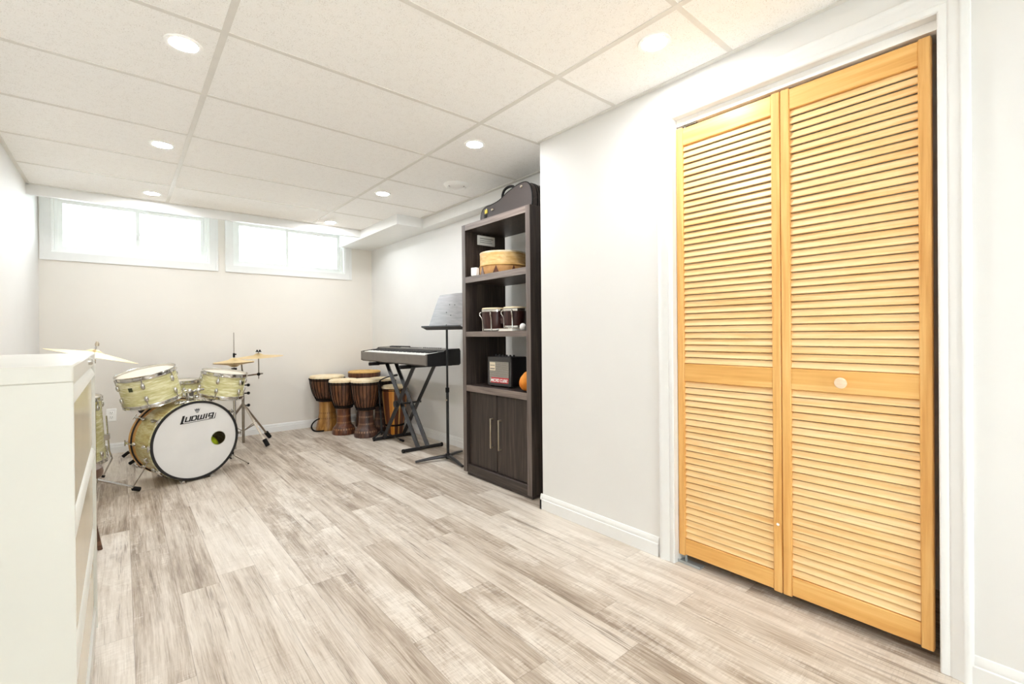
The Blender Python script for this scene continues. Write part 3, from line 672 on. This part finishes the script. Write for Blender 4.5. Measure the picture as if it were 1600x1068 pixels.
for y0_, y1_ in ((-KY, -KY+.022), (KY-.022, KY)):
    MB().prism(sideprof, y0_, y1_, toY).build('end_cheek', 'black', kb)
    MB().box(-.001, .014, y0_-.0005, y1_+.0005, .008, .104, .003).build('front_corner', 'grey', kb)
MB().box(-.075, .075, -KY+.03, KY-.03, 0, .006, .002, TR((.263, 0, .137), (0, math.radians(-2.4), 0))).build('control_panel', 'grey', kb)
MB().box(.24, .29, -.10, .06, .141, .1465).build('display', 'black', kb)
for k in range(10): MB().lathe([(0, .009), (.006, .009), (.007, 0)], 10, TR((.265, -.5+k*.035, .142))).build('button', 'darkgrey', kb)
for k in range(6): MB().lathe([(0, .012), (.009, .012), (.011, 0)], 12, TR((.255, .30+k*.045, .142))).build('control_knob', 'black', kb)
MB().box(.30, .325, .2, .62, .143, .156, .004).build('rest_slot', 'black', kb)
kw = 1.222/52; wk = None; bkk = None
ky0 = KY-.045
for i in range(52):
    y = ky0 - (i+.5)*kw*(.02+1.30/1.222-.02)
    if wk is None: wk = MB().box(-.072, .078, -.01215, .01215, 0, .020, .0015).build('white_key', 'ivory', kb, (.094, y, .090), (0, math.radians(-5.5), 0))
    else: rep(wk, (.094, y, .090))
    if i < 51 and (i % 7) in (0, 2, 3, 5, 6):
        yb_ = y - kw*1.30/1.222/2
        if bkk is None: bkk = MB().box(-.043, .043, -.0055, .0055, 0, .014, .002).build('black_key', 'black', kb, (.130, yb_, .111), (0, math.radians(-5.5), 0))
        else: rep(bkk, (.130, yb_, .111))
for x in (.05, .28):
    for y in (-.6, .6): MB().box(x, x+.03, y-.015, y+.015, -.008, .002).build('foot', 'rubber', kb)
# ---------------------------------------------------------------- microphone stand
mc = thing('microphone_stand', 'short black gooseneck microphone stand in front of the djembe drums', 'microphone stand', (1.76, 1.965, 0))
MB().tube([(0, 0, .03), (-.01, .01, .33)], .009, 10).build('lower_tube', 'blackmetal', mc); MB().tube([(-.01, .01, .30), (-.018, .02, .50)], .0065, 10).build('upper_tube', 'blackmetal', mc)
MB().tube([(-.010, .010, .295), (-.0105, .0105, .335)], .013, 10).build('clutch', 'rubber', mc)
MB().tube(catmull([(-.018, .02, .49), (-.02, .022, .56), (.0, .02, .605), (.05, -.02, .635), (.09, -.06, .648)], 6), .0065, 8).build('gooseneck', 'rubber', mc)
MB().tube([(.075, -.045, .644), (.10, -.07, .652), (.135, -.105, .66)], [.009, .012, .012], 10).build('microphone', 'blackmetal', mc)
for dx, dy in ((-.115, -.045), (.075, -.35), (.07, .08)):
    MB().tube([(0, 0, .07), (dx*.9, dy*.9, .018)], .008, 8).build('leg', 'blackmetal', mc); MB().tube([(dx*.85, dy*.85, .0175), (dx, dy, .012)], .0115, 8).build('rubber_foot', 'rubber', mc)
# ---------------------------------------------------------------- goblet drums
def djembe(label, loc, H, R, foot, waist, wz, bowlmat, footmat, skinmat, ropes=26, rimz=.06, rot=0, strap=False, hide=True):
    t = thing('djembe', label, 'drum', loc, (0, 0, rot), 'djembe drums in the back corner')
    bowl = [(waist, wz), (waist*1.18, wz+.03), (R*.80, wz+(H-wz)*.30), (R*.93, wz+(H-wz)*.6), (R*.985, H-.05), (R*.985, H-.006)]
    MB().lathe(catmull(bowl, 4) + [(R*.9, H-.006), (R*.8, wz+.1)], 40).build('bowl', bowlmat, t)
    ft = [(waist, wz), (waist*.96, wz-.03), (waist*.98, wz*.62), (waist*1.08, wz*.4), (foot*.93, .07), (foot, .022), (foot*.98, 0)]
    MB().lathe(catmull(ft, 4) + [(foot*.8, 0), (waist*.7, wz*.5)], 40).build('foot', footmat, t)
    MB().lathe([(0, H+.002), (R*.9, H+.002), (R*.99, H-.003), (R*1.012, H-.015), (R*1.02, H-rimz*.75), (R*1.0, H-rimz)], 44).build('skin', skinmat, t)
    if ropes:
        rz = H-rimz
        for z, rr, tr in ((rz, R*1.025, .0055), (rz-.016, R*1.02, .004), (wz+.035, waist*1.30, .007), (wz+.018, waist*1.24, .006)):
            MB().lathe([(rr+tr*math.cos(q*PI/4), z+tr*math.sin(q*PI/4)) for q in range(9)], 40).build('rope_ring', 'rope', t)
        bz_ = catmull(bowl, 4)
        def rad(z):
            for (r0, z0), (r1, z1) in zip(bz_, bz_[1:]):
                if z0 <= z <= z1+1e-9: return r0+(r1-r0)*(z-z0)/max(z1-z0, 1e-6)
            return R
        path = []
        for k in range(ropes):        # one rope laced up and down all round
            a = 2*PI*k/ropes
            for q in (range(7) if k % 2 == 0 else range(6, -1, -1)):
                z = wz+.035+(rz-wz-.035)*q/6; r = rad(z)+.005+(.0 if q else waist*.06)
                path.append((r*math.cos(a), r*math.sin(a), z))
        MB().tube(path, .0034, 5).build('rope_lacing', 'rope', t)
        kn = None
        for k in range(ropes):
            p = (R*1.03*math.cos(2*PI*k/ropes), R*1.03*math.sin(2*PI*k/ropes), rz)
            if kn is None: kn = MB().ball((0, 0, 0), .008, 6).build('rope_knot', 'rope', t, p)
            else: rep(kn, p)
    if strap: MB().tube(catmull([(-.092, .02, .135), (-.15, .01, .128), (-.205, .0, .100), (-.228, -.01, .062), (-.215, -.03, .026), (-.175, -.05, .012), (-.118, -.075, .010)], 6), .010, 6, None, .6).build('strap', 'rope', t)
    return t
djembe('large djembe with tan foot and black strap, leftmost in the corner', (1.484, 2.822, 0), .625, .185, .125, .095, .325, 'bowl', 'foot_tan', 'skin', 28, .034, .4, True)
djembe('djembe with red-brown carved foot, left one of the front pair', (1.541, 2.460, 0), .60, .150, .122, .075, .275, 'bowl', 'foot_red', 'skin', 24, .034, 1.1)
djembe('djembe with dark carved foot, right one of the front pair, beside the microphone stand', (1.668, 2.155, 0), .612, .152, .122, .078, .275, 'bowl', 'foot_dark', 'skin', 24, .034, .2)
djembe('dark djembe behind the front pair, left of the striped drum', (1.935, 2.354, 0), .595, .150, .11, .08, .27, 'bowl_dark', 'foot_dark', 'skin', 24, .034, .7)
tan = thing('goblet_drum', 'tan headed drum with plain brown rim behind the djembes', 'drum', (1.892, 2.742, 0))
MB().lathe(catmull([(.11, 0), (.10, .1), (.085, .25), (.12, .36), (.16, .48), (.178, .60)], 4) + [(.15, .60), (.1, .3)], 40).build('shell', 'bowl_dark', tan)
MB().ring(.176, .186, .592, .648, 44).build('rim_band', 'foot_red', tan)
MB().lathe([(0, .662), (.17, .660), (.186, .652), (.187, .64)], 44).build('skin', 'tanskin', tan)
cg = thing('stave_drum', 'striped orange and brown stave drum behind the keyboard stand', 'drum', (1.945, 2.045, 0), (0, 0, .35))
MB().lathe(catmull([(.085, 0), (.098, .12), (.118, .28), (.132, .42), (.134, .50)], 5) + [(.118, .50), (.08, .02), (.085, 0)], 48).build('shell', 'stave', cg)
MB().lathe([(0, .536), (.120, .535), (.136, .528), (.139, .515), (.137, .505)], 44).build('skin', 'skin', cg)
for z in (.485, .503): MB().lathe([(.1345+.004*math.cos(q*PI/4), z+.005*math.sin(q*PI/4)) for q in range(9)], 40).build('rope_ring', 'rope', cg)
MB().ring(.085, .1025, .10, .118, 40).build('foot_band', 'rope', cg)
# ---------------------------------------------------------------- drum kit
def lug_mesh():
    m = MB(); m.ball((0, 0, 0), .017, 12, (.62, .78, 1.45)); m.box(-.012, -.004, -.009, .009, -.022, .022, .002); return m.mesh('lug', 'chrome')
LUG = lug_mesh()
def put(me, name, parent, loc, rot=(0, 0, 0)):
    o = bpy.data.objects.new(name, me); C.objects.link(o); o.parent = parent; o.location = loc; o.rotation_euler = rot; return o
def axis_rot(ax, spin=0):
    z = Vector(ax).normalized(); q = Vector((0, 0, 1)).rotation_difference(z); return (q.to_matrix().to_4x4() @ Matrix.Rotation(spin, 4, 'Z')).to_euler()
def tom(name, label, cat, loc, rot, R, h, nl, badge_a, a0=0, head='clearhead', wrap='pearl', single=False):
    t = thing(name, label, cat, loc, rot)
    MB().lathe([(R, .012), (R, h-.012), (R-.006, h-.010), (R-.006, .014), (R, .012)], 56).build('shell', wrap, t)
    MB().lathe([(0, h-.004), (R-.004, h-.003), (R+.003, h-.010), (R+.003, h-.018)], 56).build('batter_head', head, t)
    MB().lathe([(0, .004), (R-.004, .003), (R+.003, .010), (R+.003, .018)], 56).build('resonant_head', head, t)
    for z, s in ((h, 1), (0, -1)):
        MB().lathe([(R+.003, z-s*.016), (R+.012, z-s*.018), (R+.013, z-s*.014), (R+.006, z-s*.012), (R+.006, z+s*.006), (R+.010, z+s*.010), (R+.007, z+s*.013), (R+.003, z+s*.010), (R+.003, z-s*.016)], 56).build('hoop', 'chrome', t)
    rod = MB().tube([(0, 0, -.03), (0, 0, .028)], .0036, 6).ball((0, 0, .030), .006, 6).mesh('tension_rod', 'chrome')
    for k in range(nl):
        a = a0 + 2*PI*k/nl; c, s = math.cos(a), math.sin(a); dz = min(.062, h*.3)
        zs = [(h-dz, 1), (dz, -1)] if not single else [(h/2, 1), (h/2, -1)]
        for z, sg in zs:
            if not (single and sg < 0): put(LUG, 'lug', t, ((R+.009)*c, (R+.009)*s, z), (0, 0, a))
            zz = (h-.020) if sg > 0 else .020
            put(rod, 'tension_rod', t, ((R+.012)*c, (R+.012)*s, zz-(.012 if sg > 0 else -.012)), (0 if sg > 0 else PI, 0, a))
    if badge_a is not None:
        MB().lathe([(R+.0008, h*.58), (R+.0022, h*.58), (R+.0022, h*.58+.030), (R+.0008, h*.58+.030)], 4, TR(rot=(0, 0, badge_a-.08)), 0, .16).build('badge', 'badge', t)
    return t
# bass drum
th_ = math.radians(18.1); bx, by = .112, 1.545
bd_ = thing('bass_drum', 'large bass drum with white front head and black logo', 'drum', (bx, by, 0), (0, 0, th_))
BR, BZ, BDp = .285, .302, .365
BM = TR((0, 0, BZ), (PI/2, 0, 0))        # lathe z -> local -y (front)
def bb(): m = MB(); m.M = BM; return m
bb().lathe([(BR, -BDp+.02), (BR, -.02), (BR-.008, -.02), (BR-.008, -BDp+.02), (BR, -BDp+.02)], 80).build('shell', 'agedpearl', bd_)
# front head with its port hole
hb = bmesh.new(); hx, hz, hr = .150, -.012, .052
o1 = [hb.verts.new((( BR-.004)*math.cos(2*PI*i/96), (BR-.004)*math.sin(2*PI*i/96), -.004)) for i in range(96)]
i1 = [hb.verts.new((hx+hr*math.cos(2*PI*i/36), hz+hr*math.sin(2*PI*i/36), -.004)) for i in range(36)]
ed = [hb.edges.new((l[i], l[(i+1) % len(l)])) for l in (o1, i1) for i in range(len(l))]
bmesh.ops.triangle_fill(hb, edges=ed, use_beauty=True)
hb.verts.index_update(); fh = bb(); fh.add([q.co.copy() for q in hb.verts], [[q.index for q in f.verts] for f in hb.faces]); hb.free()
fho = fh.build('front_head', 'head', bd_)
M['portring'] = plain('port_edge', (190, 188, 180), .5)
pr_ = bb(); pr_.ring(hr-.001, hr+.003, -.005, -.0032, 36, TR((hx, hz, 0))); pr_.build('port_edge', 'portring', fho)
bb().lathe([(0, -BDp+.004), (BR-.004, -BDp+.004)], 64).build('batter_head', 'clearhead', bd_)
for z0, z1, mt in ((-.034, .004, 'ink'), (-BDp-.004, -BDp+.034, 'ink')):
    hp = bb(); hp.lathe([(BR-.006, z1-.004), (BR-.004, z1), (BR+.010, z1), (BR+.012, z1-.003), (BR+.012, z0+.003), (BR+.010, z0), (BR+.004, z0), (BR-.004, z0+.008), (BR-.006, z1-.004)], 80)
    h_ = hp.build('hoop', 'black', bd_)
    ir = bb(); zc = (z0+z1)/2; ir.ring(BR+.0115, BR+.0132, zc-(.011 if z1 > -.1 else .015), zc+(.011 if z1 > -.1 else .015), 80); ir.build('inlay', 'pearl' if z1 > -.1 else 'hoopwood', h_)
bb().lathe([(BR-.001, -BDp+.034), (BR+.0015, -BDp+.034), (BR+.0015, -BDp+.075), (BR-.001, -BDp+.075)], 80).build('bare_wood_edge', 'hoopwood', bd_)
claw = MB().box(.014, .028, -.010, .010, -.004, .010, .002).box(.020, .030, -.008, .008, -.045, .008, .002).mesh('claw_hook', 'chrome')
rodm = MB().tube([(.028, 0, .016), (.028, 0, -.10)], .0036, 6).tube([(.028, -.022, .012), (.028, .022, .012)], .0042, 6).mesh('tension_rod', 'chrome')
lugb = MB().ball((.012, 0, -.10), .018, 12, (.8, .8, 1.2)).mesh('lug', 'chrome')
for k in range(10):
    a = PI/2 + PI/10 + 2*PI*k/10
    for front in (1, 0):
        base = BM @ Matrix.Rotation(a, 4, 'Z')
        if not front: base = BM @ TR((0, 0, -BDp)) @ Matrix.Rotation(a, 4, 'Z') @ Matrix.Scale(-1, 4, Vector((0, 0, 1)))
        for me, nm in ((claw, 'claw_hook'), (rodm, 'tension_rod'), (lugb, 'lug')):
            if front == 0:
                mm = BM @ TR((0, 0, -BDp)) @ Matrix.Rotation(a, 4, 'Z') @ Matrix.Rotation(PI, 4, 'X') @ TR((BR, 0, 0))
            else: mm = base @ TR((BR, 0, 0))
            oo = bpy.data.objects.new(nm, me); C.objects.link(oo); oo.parent = bd_; oo.matrix_local = mm
for s in (-1, 1):
    tx_, ty_ = (-.345, .165) if s < 0 else (.43, .10)
    sp = MB().tube([(s*.262, .13, .20), (s*.285, .135, .13), (tx_, ty_, .008)], .0033, 8).build('spur', 'steel', bd_)
    MB().ball((tx_, ty_, .007), .006, 8).build('spur_tip', 'rubber', sp)
    MB().box(-.016, .016, -.016, .016, -.018, .018, .005, TR((s*.268, .13, .20), (0, s*.5, 0))).build('spur_bracket', 'chrome', bd_)
# logo lettering on the front head
TL = BM @ TR((-.100, .142, -.0035)) @ Matrix.Rotation(math.radians(2.6), 4, 'Z')
lg = MB(); sh = .32
strokes(lg, [[(.0, .046), (.0, .004)]], .015, sh, TL, 0, .0012)
lg.prism([(-.012, -.006), (.226, -.006), (.238, .036), (.234, .036), (.222, -.0025), (.012, -.0025), (.010, .002), (-.006, .006)], 0, .0012, TL)
word(lg, 'UDWIG', .024, .030, .0285, .0125, .0098, sh, TL @ TR((0, .0085, 0)), 0, .0012, .0072)
lg.build('logo', 'ink', fho)
TC = BM @ TR((.004, .226, -.0035))
cr = MB(); cr.prism([(-.020, .014), (-.012, .006), (-.006, .016), (0, .007), (.006, .016), (.012, .006), (.020, .014), (.015, -.004), (-.015, -.004)], 0, .001, TC)
cr.prism([(-.014, -.007), (.014, -.007), (.012, -.011), (-.012, -.011)], 0, .001, TC).prism([(-.010, -.014), (.010, -.014), (.006, -.019), (-.006, -.019)], 0, .001, TC); cr.build('crown_mark', 'greyink', fho)
# tom mount on the shell
mt = MB(); mt.box(-.055, .055, .06, .15, BZ+BR-.012, BZ+BR+.012, .006).box(-.022, .022, .085, .125, BZ+BR, BZ+BR+.085, .006)
mto = mt.build('tom_mount', 'chrome', bd_)
for s in (-1, 1):
    ja, jb, jw = (.045, .095, .03) if s > 0 else (-.016, -.040, -.004)
    MB().tube([(0, .105, BZ+BR+.06), (ja, .105, BZ+BR+.085), (jb, .105, BZ+BR+.085)], .010, 10).build('mount_arm', 'chrome', mto)
    MB().tube([(jw, .065, BZ+BR+.035), (jw, .16, BZ+BR+.035)], .006, 8).ball((jw, .065, BZ+BR+.035), .011, 8).build('wing_screw', 'chrome', mto)
    MB().ball((ja, .075, BZ+BR+.085), .017, 10).build('mount_joint', 'chrome', mto)
cu = thing('cushion', 'lime green cushion inside the bass drum seen through its port hole', 'cushion', (bx, by, 0), (0, 0, th_))
MB().ball((.085, .12, .21), .12, 20, (1, .6, .85)).build('pad', 'lime', cu)
# rack toms
tl_ax = Vector((-.222, -.13, 1)).normalized(); tr_ax = Vector((.146, -.091, 1)).normalized()
tlh, trh = .220, .194
tl_top = Vector((-.181, 1.726, .824)); tr_top = Vector((.342, 1.87, .782))
tom('rack_tom', 'left cream pearl rack tom tilted above the bass drum', 'drum', tl_top - tl_ax*tlh, axis_rot(tl_ax), .178, tlh, 6, math.radians(-128), math.radians(-102))
tom('rack_tom', 'right and smaller cream pearl rack tom above the bass drum', 'drum', tr_top - tr_ax*trh, axis_rot(tr_ax), .157, trh, 6, math.radians(-38), math.radians(-52))
# floor tom
ft_ax = Vector((-.055, -.05, 1)).normalized()
ftm = tom('floor_tom', 'cream pearl floor tom half hidden behind the filing cabinet', 'drum', (-.612, 2.02, .155), axis_rot(ft_ax), .203, .475, 8, math.radians(-55), math.radians(-30))
for a in (-.12, -.12+2*PI/3, -.12+4*PI/3):
    c, s = math.cos(a), math.sin(a); r = .203+.022
    lgp = [(r*c, r*s, .33), (r*c, r*s, .06), ((r+.012)*c, (r+.012)*s, .0), ((r-.035)*c, (r-.035)*s-.0, -.10), ((r-.05)*c, (r-.05)*s, -.135)]
    g = MB().tube(lgp, .0055, 8).build('leg', 'chrome', ftm)
    MB().tube([lerp(lgp[3], lgp[4], .6), lgp[4]], .010, 8).build('rubber_foot', 'rubber', g)
    MB().box(-.018, .018, -.022, .022, -.022, .022, .005, TR(((.203+.014)*c, (.203+.014)*s, .17), (0, 0, a))).build('leg_bracket', 'chrome', ftm)
MB().lathe([(0, .004), (.020, .004), (.024, 0)], 20, TR((.204*math.cos(-1.35), .204*math.sin(-1.35), .34), (0, PI/2, 0), (1, 1, 1)) @ Matrix.Rotation(0, 4, 'Z') if False else Matrix.Rotation(-1.35, 4, 'Z') @ TR((.2035, 0, .36), (0, PI/2, 0))).build('black_cap', 'rubber', ftm)
# snare drum and its stand behind the bass drum
tom('snare_drum', 'pearl snare drum seen between the two rack toms', 'drum', (.045, 2.30, .565), (0, 0, 0), .172, .135, 8, None, .2, 'clearhead', 'pearl', True)
ss = thing('snare_stand', 'chrome snare stand behind the bass drum with black rubber feet', 'stand', (.045, 2.30, 0))
MB().tube([(0, 0, .10), (0, 0, .50)], .012, 10).build('post', 'chrome', ss)
for k in range(3):
    a = math.radians(157)+k*2*PI/3; c, s = math.cos(a), math.sin(a)
    MB().tube([(0, 0, .30), (.19*c, .19*s, .12), (.31*c, .31*s, .045)], .009, 8).build('leg', 'chrome', ss); MB().tube([(.285*c, .285*s, .055), (.345*c, .345*s, .013)], .014, 8).build('rubber_foot', 'rubber', ss)
    MB().tube([(0, 0, .49), (.16*c, .16*s, .530), (.190*c, .190*s, .540), (.196*c, .196*s, .575)], .006, 8).build('basket_arm', 'chrome', ss)
tn = thing('drum_throne', 'black drum throne hidden behind the bass drum', 'stool', (-.06, 2.74, 0))
MB().lathe([(0, .40), (.14, .40), (.15, .42), (.15, .45), (.135, .47), (0, .475)], 32).build('seat', 'rubber', tn); MB().tube([(0, 0, .1), (0, 0, .41)], .013, 10).build('post', 'chrome', tn)
for k in range(3):
    a = math.radians(170)+k*2*PI/3; c, s = math.cos(a), math.sin(a); MB().tube([(0, 0, .28), (.235*c, .235*s, .03)], .009, 8).build('leg', 'chrome', tn); MB().tube([(.215*c, .215*s, .05), (.26*c, .26*s, .012)], .014, 8).build('rubber_foot', 'rubber', tn)
# cymbals
def cymbal(name, label, loc, ax, R, bow=.018, group=None):
    pr = [(.009, .022+bow), (.02, .021+bow), (.038, .010+bow), (.046, .004+bow), (R*.6, bow*.62), (R*.9, bow*.12), (R, 0), (R, -.0012), (R*.6, bow*.62-.0015), (.046, .0025+bow), (.038, .008+bow), (.02, .019+bow), (.009, .020+bow), (.009, .022+bow)]
    o = MB().lathe(pr, 64).build(name, 'bronze', None, loc, axis_rot(ax)); tag(o, label, 'cymbal', group); return o
def tripod(t, hz, feet, r=.009):
    for (x, y) in feet:
        g = MB().tube([(0, 0, hz), (x, y, .022)], r, 4).build('leg', 'steel', t)
        MB().tube([(x*.88, y*.88, hz*.12+.022), (x*1.03, y*1.03, .013)], r*1.7, 8).build('rubber_foot', 'rubber', g)
        MB().tube([(0, 0, hz*.35), (x*.5, y*.5, hz*.5+.011)], .005, 6).build('brace', 'steel', t)
rs = thing('cymbal_stand', 'chrome cymbal stand at left carrying the tilted ride cymbal', 'stand', (-.458, 1.42, 0))
MB().tube([(0, 0, .06), (0, 0, .62)], .012, 10).build('lower_tube', 'chrome', rs); MB().tube([(0, 0, .60), (0, 0, .93)], .009, 10).build('upper_tube', 'chrome', rs)
MB().tube([(-.009, 0, .928), (.0235, .001, 1.055)], .0045, 8).build('tilter_rod', 'chrome', rs)
MB().box(-.014, .014, -.006, .006, .915, .945, .004).build('tilter', 'chrome', rs)
MB().lathe([(0, 1.03), (.010, 1.03), (.012, 1.045), (.005, 1.06), (0, 1.062)], 12, TR((.021, 0, 0))).build('wing_nut', 'nickel', rs)
for x, y in ((.225, .085), (-.17, .16), (-.05, -.24)):
    g = MB().tube([(0, 0, .155), (x, y, .024)], .0095, 6).build('leg', 'chrome', rs); MB().tube([(x*.86, y*.86, .034), (x*1.03, y*1.03, .016)], .0155, 8).build('rubber_foot', 'rubber', g)
MB().tube([(0, 0, .13), (0, 0, .18)], .018, 10).build('collar', 'chrome', rs)
cymbal('ride_cymbal', 'large tilted ride cymbal at left just above the filing cabinet', (-.458, 1.42, .963), (.255, .015, 1), .238, .024)
hs = thing('hi_hat_stand', 'chrome hi-hat stand behind the right rack tom with a long thin rod', 'stand', (.471, 2.27, 0))
MB().tube([(0, 0, .04), (0, 0, .55)], .012, 10).build('lower_tube', 'chrome', hs); MB().tube([(0, 0, .53), (0, 0, .772)], .009, 10).build('upper_tube', 'chrome', hs)
MB().tube([(0, 0, .76), (0, 0, 1.12)], .003, 8).build('pull_rod', 'steel', hs)
MB().lathe([(0, .752), (.016, .752), (.022, .775), (.024, .791), (.006, .793)], 16).build('cymbal_seat', 'rubber', hs)
MB().tube([(0, 0, .891), (0, 0, .929)], .009, 10).ball((.014, 0, .918), .007, 8).build('clutch', 'rubber', hs)
tripod(hs, .30, ((-.22, .10), (-.06, -.22), (0.03, .25)))
hb_ = cymbal('hi_hat_cymbal', 'lower hi-hat cymbal of the pair behind the right rack tom', (.471, 2.27, .838), (.02, 0, -1), .165, .016)
cymbal('hi_hat_cymbal', 'upper hi-hat cymbal of the pair behind the right rack tom', (.471, 2.27, .848), (-.02, -.01, 1), .165, .016)
cst = thing('cymbal_stand', 'chrome tripod cymbal stand right of the bass drum', 'stand', (.59, 2.56, 0))
MB().tube([(0, 0, .03), (0, 0, .50)], .0125, 10).build('lower_tube', 'steel', cst); MB().tube([(0, 0, .48), (0, 0, .70)], .0095, 10).build('middle_tube', 'steel', cst)
for z in (.40, .52, .60): MB().tube([(.01, -.005, z), (.045, -.012, z)], .006, 8).ball((.045, -.012, z), .015, 8).build('wing_bolt', 'rubber', cst)
MB().tube([(0, 0, .69), (.13, -.05, .705), (.165, -.062, .71)], .007, 8).build('boom_arm', 'steel', cst)
MB().tube([(.13, -.05, .66), (.13, -.05, .930)], .0048, 8).build('tilter_rod', 'steel', cst)
MB().ball((.13, -.05, .705), .016, 8).build('tilter_joint', 'rubber', cst)
MB().tube([(0, 0, .69), (-.012, 0, .84)], .007, 8).build('upper_tube', 'steel', cst)
MB().ball((-.012, 0, .835), .017, 10).ball((.01, 0, .838), .009, 8).build('black_clamp', 'rubber', cst)
MB().lathe([(0, .926), (.026, .926), (.028, .932), (.010, .935), (0, .935)], 16, TR((.13, -.05, 0))).ball((.118, -.05, .940), .009, 8).ball((.142, -.05, .940), .009, 8).build('wing_nut', 'rubber', cst)
tripod(cst, .42, ((.27, .20), (.165, -.215), (-.24, .15)), .012)
cymbal('crash_cymbal', 'wide crash cymbal on the boom stand right of the hi-hat', (.72, 2.51, .876), (-.05, -.015, 1), .222, .016)
